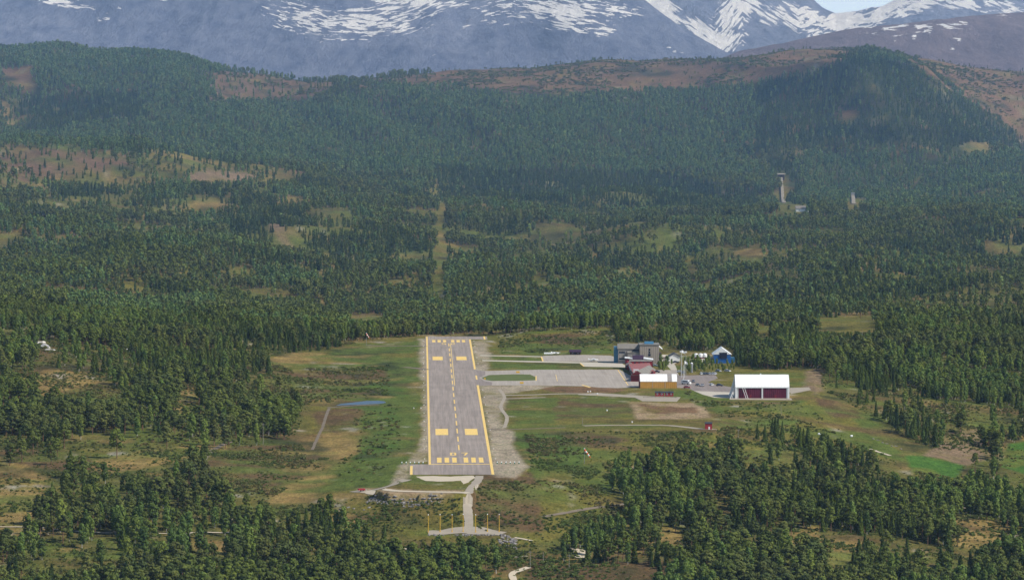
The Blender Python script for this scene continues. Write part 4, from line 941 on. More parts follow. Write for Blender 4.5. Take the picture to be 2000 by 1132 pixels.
# red passenger terminal with white gables
M['pinkroof'] = ribbed('pinkish_red_roof', lin(158,96,88), 0, 0.9, 0.6, 0.25)  # pinkish red, paler than the terminal's red walls
b = at(1226, 723, -0.03, 'terminal_building'); tag(b, 'dark red terminal with white trimmed roofs facing the apron', 'building')
def shed_module(b, x0, x1, y0, y1, h0, h1, wallm, win=True):
    MB().add([(x0,y0,0),(x1,y0,0),(x1,y1,0),(x0,y1,0),(x0,y0,h0),(x1,y0,h1),(x1,y1,h1),(x0,y1,h0)], [(0,3,2,1),(4,5,6,7),(0,1,5,4),(1,2,6,5),(2,3,7,6),(3,0,4,7)]).build('wall', wallm, b)
    e_ = 0.35
    MB().add([(x0-e_,y0-e_,h0+.03),(x1+e_,y0-e_,h1+.03),(x1+e_,y1+e_,h1+.03),(x0-e_,y1+e_,h0+.03),(x0-e_,y0-e_,h0+.6),(x1+e_,y0-e_,h1+.6),(x1+e_,y1+e_,h1+.6),(x0-e_,y1+e_,h0+.6)], [(0,3,2,1),(4,5,6,7),(0,1,5,4),(1,2,6,5),(2,3,7,6),(3,0,4,7)]).build('roof', M['white'], b)
    if win:
        n_ = max(1, int((x1-x0)/2)); 
        for q in range(n_):
            xx = x0+0.5+q*(x1-x0)/n_; w_ = MB().box(xx, xx+.9, y0-.1, y0-.02, 1.6, 2.9).build('window', M['glass'], b); MB().box(xx-.1, xx+1, y0-.13, y0-.03, 1.42, 1.57).build('sill', M['white'], w_)
shed_module(b, -1.6, 2.6, 12.5, 19, 6.6, 6.1, M['darkred'])
shed_module(b, 10.2, 15.6, 11, 19, 6.4, 5.5, M['darkred'])
MB().prism_x([(10.0,4.2),(20,4.2),(20,8.2),(15.5,8.2)], 2.9, 9.9).build('roof', M['roofpurple'], b)
MB().box(3.0, 9.8, 10.2, 19.8, 0, 4.15).build('wall', M['darkred'], b)
MB().box(-0.3, 14.8, 4.5, 10.1, 0, 5.3).build('wall', M['red'], b)
MB().prism_x([(4.2,5.35),(10.1,5.35),(10.1,6.0)], 1.0, 15.2).build('roof', M['roofgrey'], b)
MB().prism_y([(-1.6,3.0),(4.4,3.0),(1.0,5.4)], 3.9, 10.0).build('gable_roof', M['greyclad'], b)
for q in range(5):
    w_ = MB().box(1.2+q*2.7, 2.3+q*2.7, 4.36, 4.47, 3.9, 4.9).build('window', M['glass'], b); MB().box(1.1+q*2.7, 2.4+q*2.7, 4.3, 4.45, 3.75, 3.87).build('sill', M['white'], w_)

# long apron-side wing, running towards the viewer
p0 = Vector(on_plane(1236.5, 738.5)); p1 = Vector(on_plane(1226, 717)); d_ = p1-p0; Ln = d_.length
b = empty('terminal_wing', tuple(p0), -math.atan2(d_.x, d_.y)); tag(b, 'long low red wing with a white portal between the apron and the yard', 'building')
MB().box(0, 12.5, 0, Ln-4, 0, 3.6).build('wall', M['darkred'], b)
MB().add([(-.3,-.4,3.62),(12.8,-.4,4.3),(12.8,Ln-3.8,4.3),(-.3,Ln-3.8,3.62),(-.3,-.4,3.85),(12.8,-.4,4.55),(12.8,Ln-3.8,4.55),(-.3,Ln-3.8,3.85)], [(0,3,2,1),(4,5,6,7),(0,1,5,4),(1,2,6,5),(2,3,7,6),(3,0,4,7)]).build('roof', M['pinkroof'], b)
for q in range(9):
    w_ = MB().box(-.1, -.02, 4+q*8, 7+q*8, 1.1, 2.5).build('window', M['glass'], b); MB().box(-.14, -.03, 3.8+q*8, 7.2+q*8, .9, 1.08).build('sill', M['white'], w_)
MB().box(.1, .8, -3.2, -2.5, 0, 5.0).box(2.6, 3.3, -3.2, -2.5, 0, 5.0).box(.1, 3.3, -3.3, -2.48, 5.02, 5.8).build('portal', M['white'], b)
MB().box(-.5, -.15, 20, 60, 3.0, 3.6).build('fascia', M['white'], b)
# building with the long grey gabled roof behind the orange hangar
b = empty('service_building', (75.5, 2536, 0), -0.19); tag(b, 'building with a long grey gabled roof between the red terminal and orange hangar', 'building')
MB().box(-4, 4, 0, 44, 0, 4.0).build('wall', M['darkred'], b)
MB().prism_y([(-4.6,3.75),(4.6,3.75),(0,6.7)], -.6, 44.6).build('roof', M['roofgrey'], b)
MB().prism_y([(-4.0,4.02),(4.0,4.02),(0,6.5)], -.75, -.62).build('gable', M['darkred'], b)
for q in range(5):
    w_ = MB().box(4.02, 4.1, 4+q*8, 5.6+q*8, 1.2, 2.5).build('window', M['glass'], b); MB().box(4.03, 4.14, 3.8+q*8, 5.8+q*8, 1.0, 1.18).build('sill', M['white'], w_)

def house(px, py, w, d, h, roof_h, wall, roof, label, cat='house', rz=0.0, name='house', along='y', windows=2, door=None, z=None, over=0.5, gablem=None):
    e_ = at(px, py, rz, name) if z is None else at_ground(px, py, rz, name)
    tag(e_, label, cat)
    if along == 'y':      # gable faces the camera
        wl = MB().prism_y([(-w/2,0),(w/2,0),(w/2,h),(0,h+roof_h),(-w/2,h)], 0, d).build('wall', wall, e_)
        t = 0.25; k = over
        MB().prism_y([(-w/2-k,h-k*roof_h/(w/2)),(0,h+roof_h+.03),(w/2+k,h-k*roof_h/(w/2)),(w/2+k,h-k*roof_h/(w/2)+t),(0,h+roof_h+t+.05),(-w/2-k,h-k*roof_h/(w/2)+t)], -k, d+k).build('roof', roof, e_)
    else:
        wl = MB().prism_x([(0,0),(d,0),(d,h),(d/2,h+roof_h),(0,h)], -w/2, w/2).build('wall', wall, e_)
        k = over; t = 0.2
        MB().prism_x([(-k,h-k*roof_h/(d/2)),(d/2,h+roof_h+.03),(d+k,h-k*roof_h/(d/2)),(d+k,h-k*roof_h/(d/2)+t),(d/2,h+roof_h+t+.05),(-k,h-k*roof_h/(d/2)+t)], -w/2-k, w/2+k).build('roof', roof, e_)
    for q in range(windows):
        xx = -w/2+(q+0.5)*w/windows-(0.45 if windows > 1 else 0.45)+ (0.0)
        if door is not None and abs(xx+.45) < 0.8: continue
        fr_ = MB().box(xx, xx+.9, -.1, -.02, 1.1, 2.1).build('window', M['glass'], e_)
        MB().box(xx-.1, xx+1.0, -.14, -.03, .95, 1.07).build('sill', M['white'], fr_)
    if door is not None:
        dr = MB().box(-door/2, door/2, -.1, -.02, 0, 2.1).build('door', M['navy'], e_); MB().box(door/2-.2, door/2-.12, -.16, -.11, .95, 1.1).build('handle', M['metal'], dr)
    return e_
house(1317, 705, 7.2, 9, 2.9, 1.9, M['white'], M['roofdark'], 'small white house with a dark gabled roof beside the access road', windows=0)
house(1295, 702, 6.5, 7, 1.8, 0.9, M['tanclad'], M['concrete'], 'low shed with a pale beige roof just right of the grey building', 'shed', windows=0, along='x', name='shed', rz=.15)
# blue and white hall
b = at(1410, 709, 0.0, 'hall'); tag(b, 'blue hall with a bright white gable and a dark square opening', 'building')
MB().box(-5.2, 5.6, 0, 14, 0, 5.6).build('wall', M['blue'], b)
MB().prism_y([(-5.8,5.62),(6.1,5.62),(0.1,9.6)], -0.3, 0.0).build('gable', M['white'], b)
MB().prism_y([(-6.0,5.5),(6.3,5.5),(0.1,9.9)], 0.02, 14.4).build('roof', M['whiteroof'], b)
dd = MB().box(-1.6, 3.2, -.45, -.32, 3.2, 6.6).build('opening', M['navy'], b); MB().box(-1.7, 3.3, -.5, -.33, 6.63, 6.9).build('lintel', M['roofdark'], dd)
MB().box(-9.6, -5.25, 1, 8, 0, 3.2).build('annex', M['roofgrey'], b); MB().box(-9.8, -5.25, .8, 8.2, 3.22, 3.5).build('annex_roof', M['concrete'], b); MB().box(5.65, 8.2, 2, 9, 0, 3.4).build('annex', M['roof_shade_blue'], b)
# white tanks by the yard
for px_, lab in ((1359.5, 'white peaked tank, leftmost of the three behind the birches'), (1368.5, 'round white tank in the middle of the three behind the birches'), (1376.5, 'cream round tank, rightmost of the three behind the birches')):
    b = at(px_, 699.5, 0, 'storage_tank'); tag(b, lab, 'tank', 'white tanks behind the yard')
    R_ = 1.45; rings = []
    for k_ in range(7):
        a_ = k_/6*math.pi/2; rr = R_*math.cos(a_)+0.02; rings.append([(rr*math.cos(i*math.pi/7), rr*math.sin(i*math.pi/7), 2.2+R_*0.8*math.sin(a_)) for i in range(14)])
    rings.insert(0, [(R_*math.cos(i*math.pi/7), R_*math.sin(i*math.pi/7), 0.9) for i in range(14)])
    MB().loft(rings).build('body', M['white'], b, smooth=False)
    MB().box(-1.3, 1.3, -1.2, 1.2, 0, .88).build('base', M['maroon'], b)
# row of small red cabins
for i_, px_ in enumerate((1284.0, 1292.5, 1303.0, 1311.0)):
    nm_ = ('leftmost', 'second', 'third', 'rightmost')[i_]
    e_ = house(px_, 773.5, 2.4, 2.6, 2.1, 0.5, M['red'], M['roofdark'], f'small red hut, {nm_} of the row of four in front of the orange hangar', 'hut', along='x', windows=0, name='hut', over=.25)
    tag(e_, group='red huts on the gravel in front of the orange hangar')
    fr_ = MB().box(-.45, .35, -.12, -.02, .9, 1.8).build('window', M['white'], e_); MB().box(-.3, .2, -.16, -.125, 1.0, 1.7).build('pane', M['glass'], fr_)
e_ = empty('boardwalk', on_plane(1256, 775.8), -.01); tag(e_, 'long low timber edging in front of the red huts', 'boardwalk')
MB().box(0, 19.5, 0, .5, .0, .28).build('plank', M['wood'], e_)
for q in range(9): MB().box(.3+q*2.3, .5+q*2.3, -.2, -.02, 0, .55).build('post', M['wood'], e_)
# lone red shed
e_ = house(1384, 838.5, 3.6, 3.2, 3.1, 0.5, M['red'], M['roofdark'], 'lone red shed at the end of the gravel path below the airfield', 'shed', along='x', windows=0, name='shed', z=1, over=.2)
dr = MB().box(-.1, .7, -.12, -.02, 0, 1.5).build('door', M['white'], e_); MB().box(.5, .58, -.17, -.125, .7, .85).build('handle', M['metal'], dr)
# brown cabin at the small apron
e_ = house(1123.5, 692.3, 7.0, 4.5, 1.9, 1.1, M['brown'], M['roofpurple'], 'small dark brown cabin at the far side of the light aircraft apron', 'cabin', along='x', windows=2, name='cabin', door=.9)
# house in the corner
e_ = house(1999, 1136, 8, 8, 4.2, 2.4, M['white'], M['roofgrey'], 'white house cut off by the lower right corner', 'house', z=1, windows=1)
# ski jumps on the far hillside
M['rampgrey'] = paint('weathered_ramp', lin(150,140,122), 0.8, 0.3, 0.2)
def slope_ramp(name, label, pxb, pyb, pxt, pyt, width, top):
    g0 = Vector(ground(pxb, pyb)); g1 = Vector(ground(pxt, pyt)); e_ = empty(name, tuple(g0)); tag(e_, label, 'ski jump', 'ski jumps on the far hillside')
    n_ = 16; rings = []
    for k_ in range(n_+1):
        t = k_/n_; p = g0.lerp(g1, t)-g0; zt = float(zat(g0.x+p.x, g0.y+p.y))-g0.z+1.2+2.5*t*t
        w2 = width*(0.62-0.12*t)
        rings.append([(p.x-w2, p.y, zt-2.8), (p.x+w2, p.y, zt-2.8), (p.x+w2, p.y, zt), (p.x-w2, p.y, zt)])
    MB().loft(rings).build('slope', M['rampgrey'], e_)
    p = g1-g0; zt = float(zat(g1.x, g1.y))-g0.z
    if top:
        MB().box(p.x-4, p.x+4, p.y-1, p.y+6, zt-3, zt+7).build('start_house', M['brown'], e_)
        MB().box(p.x-5, p.x+5, p.y-2, p.y+6.6, zt+7.05, zt+8.4).build('roof', M['concrete'], e_)
        MB().box(p.x+5, p.x+9, p.y-46, p.y-6, zt-16, zt-6).build('side_platform', M['greyclad'], e_)
    else:
        MB().box(p.x-2, p.x+4, p.y-1, p.y+3, zt-1, zt+6).build('start_house', M['metal'], e_)
slope_ramp('ski_jump', 'tall ski jump with a long pale slope and brown start house on the hill', 1532, 397, 1526, 352, 3.2, True)
slope_ramp('ski_jump', 'short white ski jump to the right of the taller one', 1667.5, 399, 1666, 386, 3.8, False)
e_ = house(1567, 414, 13, 8, 3.5, 2.6, M['white'], M['roofgrey'], 'small white farmhouse at the foot of the tall ski jump', 'house', z=1, windows=2, along='x')

# ---------------------------------------------------------------- cars
def car_meshes():
    body = [[(x, y, z) for x, z in ((-.8,.35),(.8,.35),(.86,.7),(.8,zt),(-.8,zt),(-.86,.7))] for y, zt in ((-2.1,.72),(-1.95,.82),(-.9,.92),(1.6,.95),(2.1,.85))]
    cab = [[(-.74,-.95,.9),(.74,-.95,.9),(.74,1.75,.93),(-.74,1.75,.93)], [(-.6,-.25,1.42),(.6,-.25,1.42),(.6,1.3,1.42),(-.6,1.3,1.42)]]
    rf = [[(-.6,-.22,1.42),(.6,-.22,1.42),(.6,1.28,1.42),(-.6,1.28,1.42)], [(-.56,-.15,1.47),(.56,-.15,1.47),(.56,1.2,1.47),(-.56,1.2,1.47)]]
    return body, cab, rf
def make_car(px, py, rz, colr, label, van=False, group='cars parked in the yard'):
    e_ = at(px, py, rz, 'parked_car' if not van else 'van'); body, cab, rf = car_meshes(); s_ = 1.3 if van else 1.0
    mm = M['car_'+colr]
    if not van:
        MB().loft(body).build('body', mm, e_); MB().loft(cab).build('windows', M['glass'], e_); MB().loft(rf).build('roof', mm, e_)
    else:
        MB().loft([[(x, y, z) for x, z in ((-1.05,.4),(1.05,.4),(1.1,1.1),(1.0,zt),(-1.0,zt),(-1.1,1.1))] for y, zt in ((-3.0,1.25),(-2.5,1.5),(-1.7,2.5),(2.9,2.6),(3.0,2.4))]).build('body', mm, e_)
        MB().box(-.85, .85, -2.5, -2.3, 1.5, 2.1).box(-1.12,-1.0,-1.5,1.8,1.5,2.1).box(1.0,1.12,-1.5,1.8,1.5,2.1).build('windows', M['glass'], e_)
    for x_ in (-1, 1):
        for y_ in (-1.3, 1.35):
            X0 = x_*.8*s_; w_ = MB().cyl((X0-.1,y_*s_,.33*s_),(X0+.1,y_*s_,.33*s_),.33*s_,n=10).build('wheel', M['tyre'], e_)
    MB().box(-.7*s_, -.45*s_, -2.14*s_, -2.0*s_, .6, .75).build('headlight', M['white'], e_); MB().box(.45*s_, .7*s_, -2.14*s_, -2.0*s_, .6, .75).build('headlight', M['white'], e_)
    return tag(e_, label, 'van' if van else 'car', group)
for nm_, c_ in (('white', (.75,.75,.73)), ('silver', (.38,.39,.41)), ('dark', (.03,.035,.05)), ('red', (.35,.03,.03)), ('grey', (.13,.135,.14))): M['car_'+nm_] = paint('car_paint_'+nm_, c_, 0.3, 0.08, 1, 0.5)
make_car(1340, 750, 1.0, 'white', 'white van parked at the left of the yard below the flagpoles', True)
make_car(1283, 727, 1.2, 'dark', 'dark blue car parked above the orange hangar')
make_car(1363, 753, .3, 'grey', 'dark grey car, first to the right of the white van')
make_car(1371.5, 754, -.2, 'silver', 'silver car between two dark cars near the white van')
make_car(1390, 752.5, .2, 'white', 'white car parked alone in the middle of the yard')
make_car(1405.5, 753.5, 1.3, 'dark', 'dark car nearest the large white hangar, seen side on')
make_car(1342, 757.5, 1.4, 'red', 'red and white car just below the white van')
make_car(1354, 746, .1, 'grey', 'grey car parked directly behind the white van')
for k_, (x_, c_) in enumerate(((1370, 'white'), (1374.5, 'dark'), (1380, 'dark'), (1386, 'silver'), (1392, 'silver'), (1397, 'white'))):
    make_car(x_, 731, 0.1, c_, ['white car at the left end of the row under the birches', 'dark car second from the left in the row under the birches', 'dark car in the middle of the row under the birches', 'silver car just right of the dark cars under the birches', 'silver car second from the right under the birches', 'white car at the right end of the row under the birches'][k_], group='cars in the row under the birches')
make_car(1328, 727, 1.4, 'white', 'white car by the flagpoles right of the orange hangar')
make_car(1334, 729, .2, 'dark', 'dark car at the foot of the flagpoles')
make_car(1320, 708.5, 1.5, 'dark', 'dark car in front of the small white house')
make_car(1403, 725.5, .7, 'silver', 'grey car half hidden in the birches left of a white one')
make_car(1421, 725.5, .9, 'white', 'white car under the trees near the large hangar')
make_car(1280, 715, .9, 'white', 'white car beside the red terminal building')

# ---------------------------------------------------------------- light aircraft
def aircraft(px, py, rz, label, s_=1.0):
    e_ = at(px, py, rz, 'light_aircraft'); e_.scale = (s_,)*3; tag(e_, label, 'aircraft', 'light aircraft on the small apron')
    rings = []
    for y, r, zc in ((-3.4,.12,1.15),(-3.1,.38,1.15),(-2.0,.55,1.2),(-.8,.66,1.32),(.8,.6,1.3),(2.4,.32,1.3),(4.1,.1,1.42)):
        rings.append([(r*math.cos(i*math.pi/5), y, zc+r*math.sin(i*math.pi/5)*1.05) for i in range(10)])
    MB().loft(rings).build('fuselage', M['white'], e_, smooth=True)
    MB().loft([[(x,-1.0+abs(x)*.03,1.95),(x,-1.0+abs(x)*.03,2.06),(x,.5-abs(x)*.05,2.03),(x,.5-abs(x)*.05,1.95)] for x in (-5.4,-2.5,0,2.5,5.4)]).build('wing', M['white'], e_)
    MB().box(-1.7,1.7,3.3,4.1,1.45,1.52).build('tailplane', M['white'], e_)
    MB().prism_x([(3.0,1.5),(4.2,1.5),(4.4,2.7),(3.9,2.7)], -.05, .05).build('fin', M['white'], e_)
    MB().box(-.5,.5,-1.5,-.3,1.6,1.94).build('windows', M['glass'], e_)
    for p in ((-1.1,-.1),(1.1,-.1),(0,-2.7)):
        lg = MB().cyl((p[0]*.4,p[1],1.0),(p[0],p[1],.22),.05,.05,5).build('leg', M['metal'], e_); MB().cyl((p[0]-.08,p[1],.22),(p[0]+.08,p[1],.22),.22,n=9).build('wheel', M['tyre'], lg)
    pr_ = MB().box(-.9,.9,-3.5,-3.46,1.1,1.2).build('propeller', M['metal'], e_)
    MB().cyl((-.5,-.4,.95),(-2.4,-.3,1.94),.04,.04,4).cyl((.5,-.4,.95),(2.4,-.3,1.94),.04,.04,4).build('strut', M['white'], e_)
aircraft(1085, 692.5, 2.2, 'white light aircraft beside the long trailer at the far apron edge', .85)
aircraft(1160, 705.5, 1.75, 'white light aircraft parked at the near edge of the small apron', .85)
e_ = at(1071, 692.5, 0.0, 'glider_trailer'); tag(e_, 'long low white glider trailer parked left of the light aircraft', 'trailer')
MB().prism_x([(0,.5),(1.4,.5),(1.3,1.3),(.7,1.5),(.1,1.3)], -2.8, 3.0).build('body', M['white'], e_); MB().cyl((-2.8,.7,.6),(-4.2,.7,.5),.06,.06,5).build('drawbar', M['metal'], e_)
for x_ in (-.3, .9): MB().cyl((x_,-.06,.3),(x_,.1,.3),.3,n=10).build('wheel', M['tyre'], e_)

# ---------------------------------------------------------------- flagpoles, masts, windsocks
def flagpole(px, py, h, label, flag=True):
    e_ = at(px, py, 0, 'flagpole'); tag(e_, label, 'flagpole', 'flagpoles beside the yard')
    MB().cyl((0,0,0),(0,0,h),.14,.07,7).build('pole', M['white'], e_)
    if flag:
        MB().loft([[(.1,0,h-.2),(.1,.06,h-.2),(.1,.06,h-1.8),(.1,0,h-1.8)], [(1.0,.35,h-.6),(1.0,.41,h-.6),(1.0,.41,h-2.1),(1.0,.35,h-2.1)], [(1.9,.1,h-1.3),(1.9,.16,h-1.3),(1.9,.16,h-2.6),(1.9,.1,h-2.6)]]).build('flag', M['white'], e_)
flagpole(1331.5, 737, 17, 'tallest white flagpole with its flag above the yard')
flagpole(1337, 737.5, 10.5, 'white flagpole with a hanging flag, middle of the three')
flagpole(1335, 741, 9, 'bare white flagpole in front of the other two', False)
def lamp_mast(px, py, h, label):
    e_ = at(px, py, 0, 'floodlight_mast'); tag(e_, label, 'mast', 'floodlight masts beside the yard')
    MB().cyl((0,0,0),(0,0,h),.18,.1,6).build('pole', M['metal'], e_)
    hd = MB().box(-.7,.7,-.25,.2,h+.02,h+.9).build('lamp_head', M['white'], e_)
lamp_mast(1330, 732, 14, 'grey mast with a white lamp head left of the flagpoles'); lamp_mast(1339.5, 733, 14, 'grey mast with a white lamp head right of the flagpoles')
e_ = at(1351, 727, 0, 'silo'); tag(e_, 'slim grey cylindrical silo among the birches', 'silo')
MB().cyl((0,0,0),(0,0,5.6),.85,.85,14).build('body', M['metal'], e_); MB().cyl((0,0,5.62),(0,0,6.3),.9,.1,14).build('cap', M['white'], e_)
def windsock(px, py, h, label, Lk, plane=False):
    e_ = at(px, py, 0, 'windsock') if plane else at_ground(px, py, 0, 'windsock'); tag(e_, label, 'windsock', 'windsocks beside the runway')
    MB().cyl((0,0,0),(0,0,h),.12,.07,6).build('pole', M['metal'], e_)
    MB().cyl((0,0,h+.02),(0,0,h+.5),.28,.28,8).build('lamp', M['white'], e_)
    for k_ in range(5):
        t0 = k_/5; t1 = (k_+1)/5; f = lambda t: (Lk*t*.62, 0, h-.3-Lk*t*.85)
        MB().cyl(f(t0), f(t1), .48-.24*t0, .48-.24*t1, 10).build('sock_band', M['orangecl'] if k_ % 2 == 0 else M['white'], e_)
windsock(715.5, 674, 8, 'orange and white windsock on a pole left of the far runway end', 3.2)
windsock(1141.5, 905, 7.2, 'orange and white windsock on the green slope right of the runway', 4.6)

# approach light poles on the platform
posn = (836.5, 859.5, 883, 904.5, 929, 952, 975)
whr = ('leftmost', 'second from the left', 'third from the left', 'middle one, just left of the road', 'third from the right, just right of the road', 'second from the right', 'rightmost')
for px_, w_ in zip(posn, whr):
    e_ = at_ground(px_, 1039, 0, 'approach_light'); tag(e_, f'yellow approach light pole, {w_} of seven', 'light pole', 'yellow approach light poles')
    MB().cyl((0,0,0),(0,0,7.6),.17,.11,6).build('pole', M['polyellow'], e_); MB().box(-.3,.3,-.3,.3,0,.5).build('base', M['polyellow'], e_); MB().cyl((0,-.1,7.62),(0,.25,7.9),.16,.2,8).build('lamp', M['white'], e_)
# utility poles
for px_, pyb, pyt, lab in ((514, 868, 826, 'timber utility pole standing before the wood left of the runway'), (189, 1021, 985, 'pale utility pole in the gap above the lower road'), (1035.5, 1108, 1074, 'timber pole by the gravel bend, leftmost of three'), (1061, 1098, 1076, 'short timber pole by the gravel bend, middle of three'), (1111.5, 1110, 1082, 'timber pole by the gravel bend, rightmost of three'),
                           (387, 1134, 1098, 'pale utility pole at the bottom edge on the left'), (1525.5, 812, 793, 'pale pole rising in front of the large white hangar'), (1442, 862, 838, 'thin pole on the slope right of the lone red shed'), (1352, 940, 918, 'thin pale pole in the wood below the airfield'), (1137.5, 830, 815, 'thin pole at the start of the gravel path'), (1412, 905, 880, 'thin pale pole in front of the dark spruces'), (1143, 655, 640, 'pole on the skyline of the grassy mound')):
    e_ = at_ground(px_, pyb, 0, 'utility_pole'); h_ = (pyb-pyt)*e_.location.y/F; tag(e_, lab, 'pole')
    MB().cyl((0,0,-.5),(0,0,h_),.15,.1,6).build('pole', M['wood'], e_)
    if h_ > 6: MB().box(-.8,.8,-.07,.07,h_-.7,h_-.5).build('crossarm', M['wood'], e_)

# ---------------------------------------------------------------- runway lights, taxiway signs
def small_light(name, x, y, z, label, group, hm, s_=1.0):
    e_ = empty(name, (x, y, z)); tag(e_, label, 'runway light', group)
    MB().cyl((0,0,0),(0,0,.3*s_),.07*s_,.07*s_,5).build('stem', M['polyellow'], e_); MB().cyl((0,0,.3*s_),(0,0,.62*s_),.2*s_,.14*s_,8).build('lens', hm, e_)
    return e_
s_ = 22.0
while s_ < LEN-20:
    for c_, sd in ((-17.3, 'left'), (17.3, 'right')):
        if sd == 'right' and sY(753) < s_ < sY(720): continue
        x, y, _ = rw(s_, c_); small_light('runway_edge_light', x, y, 0.0, f'small white light on a yellow stake along the {sd} runway edge', f'edge lights along the {sd} side of the runway', M['white'], 1.15)
    s_ += 52
for k_ in range(6):
    for c_, sd in ((-18.0-k_*2.05, 'left'), (17.8+k_*2.1, 'right')):
        x, y, _ = rw(1.5, c_); e_ = empty('threshold_light', (x, y, 0)); tag(e_, f'green and white threshold light in the row {sd} of the runway', 'runway light', f'threshold lights {sd} of the runway')
        MB().box(-.28,.28,-.25,.25,0,.55).build('housing', M['green'], e_); MB().cyl((-.05,-.3,.56),(.1,0,1.15),.22,.16,8).build('lens', M['white'], e_)
for px_, py_ in ((808, 799), (822, 799)):
    x, y, _ = on_plane(px_, py_); small_light('approach_slope_light', x, y, 0, 'pale approach slope light on the grass left of the runway', 'approach slope lights left of the runway', M['white'], 1.7)
for px_, py_, lab in ((1011.5, 728.5, 'yellow taxiway sign above the grass island'), (1019, 749.5, 'yellow taxiway sign below the grass island'), (947, 741.5, 'small yellow marker at the left tip of the grass island')):
    x, y, _ = on_plane(px_, py_); e_ = empty('taxiway_sign', (x, y, 0)); tag(e_, lab, 'sign')
    k_ = 1.0 if 'marker' not in lab else .4
    MB().box(-1.1*k_,1.1*k_,-.1,.1,.25,1.3).build('panel', M['polyellow'], e_); MB().box(-.8*k_,-.7*k_,-.07,.07,0,.24).build('leg', M['metal'], e_); MB().box(.7*k_,.8*k_,-.07,.07,0,.24).build('leg', M['metal'], e_)
for px_, py_ in ((1148, 767.5), (1153, 767), (1166.5, 771.5), (1185.5, 804), (1234.5, 827)):
    x, y, _ = on_plane(px_, py_); small_light('marker_post', x, y, 0, 'short pale marker post beside the gravel path right of the runway', 'marker posts along the gravel path', M['white'], 2.2)
# dipped spot: red machine on the gravel at the left
e_ = at_ground(706, 959, 0.3, 'trailer'); tag(e_, 'small rusty red trailer parked at the left end of the gravel road', 'trailer')
MB().box(-1.6,1.6,-.8,.8,.6,1.3).build('body', M['red'], e_); MB().cyl((1.6,0,.7),(2.8,0,.5),.06,.06,5).build('drawbar', M['metal'], e_)
for x_ in (-.6,.6): MB().cyl((x_,-.95,.35),(x_,-.82,.35),.35,n=10).build('wheel', M['tyre'], e_)

# ---------------------------------------------------------------- rocks
def rock_mesh(sd):
    rg = random.Random(sd); import bmesh
    bm = bmesh.new(); bmesh.ops.create_icosphere(bm, subdivisions=2, radius=1.0)
    for v in bm.verts:
        k_ = 1+0.25*math.sin(v.co.x*3.1+sd)+0.2*math.cos(v.co.y*4.3+sd*2)+rg.uniform(-.12, .12); v.co *= k_; v.co.z *= .62
    me = bpy.data.meshes.new('rock'); bm.to_mesh(me); bm.free(); me.materials.append(M['rock']); return me
M['palerock'] = paint('pale_bare_rock', lin(205,198,188), 0.9, 0.35, 1.0)
RM = [rock_mesh(i) for i in range(6)]
rc = bpy.data.collections.new('rock_models')
for i, m_ in enumerate(RM): rc.objects.link(bpy.data.objects.new(f'rock_{i}', m_))
def boulders(px0, px1, pyf, spread, n, smin, smax, label, group):
    """a tipped bank of countable boulders"""
    for k_ in range(n):
        px_ = random.uniform(px0, px1); py_ = pyf(px_)+random.uniform(-spread, spread)
        x, y, z = ground(px_, py_); o = bpy.data.objects.new('boulder', random.choice(RM)); link(o)
        s_ = random.uniform(smin, smax); o.location = (x, y, z+s_*.1); o.scale = (s_, s_*random.uniform(.7, 1.2), s_*random.uniform(.7, 1.1)); o.rotation_euler = (random.uniform(-.4,.4), random.uniform(-.4,.4), random.uniform(0, 6.28)); tag(o, label, 'boulder', group)
boulders(715, 865, lambda x: 975+3*math.sin((x-715)/40)+ (5 if 780 < x < 840 else 0), 8, 150, .3, .8, 'grey boulder in the rock bank below the gravel road', 'boulders in the bank below the gravel road')
boulders(975, 1008, lambda x: 1052+(x-975)*.35, 10, 70, .45, .95, 'grey boulder tipped at the right end of the light platform', 'boulders at the right end of the light platform')
boulders(835, 985, lambda x: 1045, 1.6, 60, .3, .6, 'pale stone along the front edge of the light platform', 'stones along the front of the light platform')
boulders(600, 740, lambda x: 991+(x-600)*.02, 3, 8, .4, .8, 'pale stone in the scrub left of the light poles', 'pale stones in the scrub')
for px_, py_, sx_, sz_ in ((90,678,4.5,2.2),(80,670,2.6,1.4),(100,684,2.2,1.2),(74,656,2.0,2.6),(98,645,1.6,1.2),(38,703,1.6,1.1),(262,687,3.5,2.0),(250,683,2.0,1.6)):
    x, y, z = ground(px_, py_); rm_ = RM[int(px_) % 6].copy(); rm_.materials[0] = M['palerock']; o = bpy.data.objects.new('rock_outcrop', rm_); link(o); o.location = (x, y, z); o.scale = (sx_*1.4, 2.8, sz_*1.3); o.rotation_euler = (0, 0, px_); tag(o, 'bare pale rock outcrop on the wooded knoll at the far left', 'rock', 'rock outcrops on the left knoll')
for px_, py_ in ((1600,849),(1663,853)):
    x, y, z = ground(px_, py_); e_ = empty('hay_bale', (x, y, z), .3); tag(e_, 'white wrapped hay bale, left of two' if px_ < 1650 else 'white wrapped hay bale, right of two beside the field', 'hay bale')
    MB().cyl((-.6,0,.55),(.6,0,.55),.58,n=14).build('wrapping', M['white'], e_)
for px_ in range(1705, 1765, 9):
    py_ = 858+(px_-1705)*.33; x, y, z = ground(px_, py_+random.uniform(-2,2)); o = bpy.data.objects.new('boulder', RM[px_ % 6]); link(o); o.location = (x, y, z); o.scale = (.8,.8,.6); tag(o, 'pale stone in the line above the green field', 'boulder', 'stones in the line above the green field')

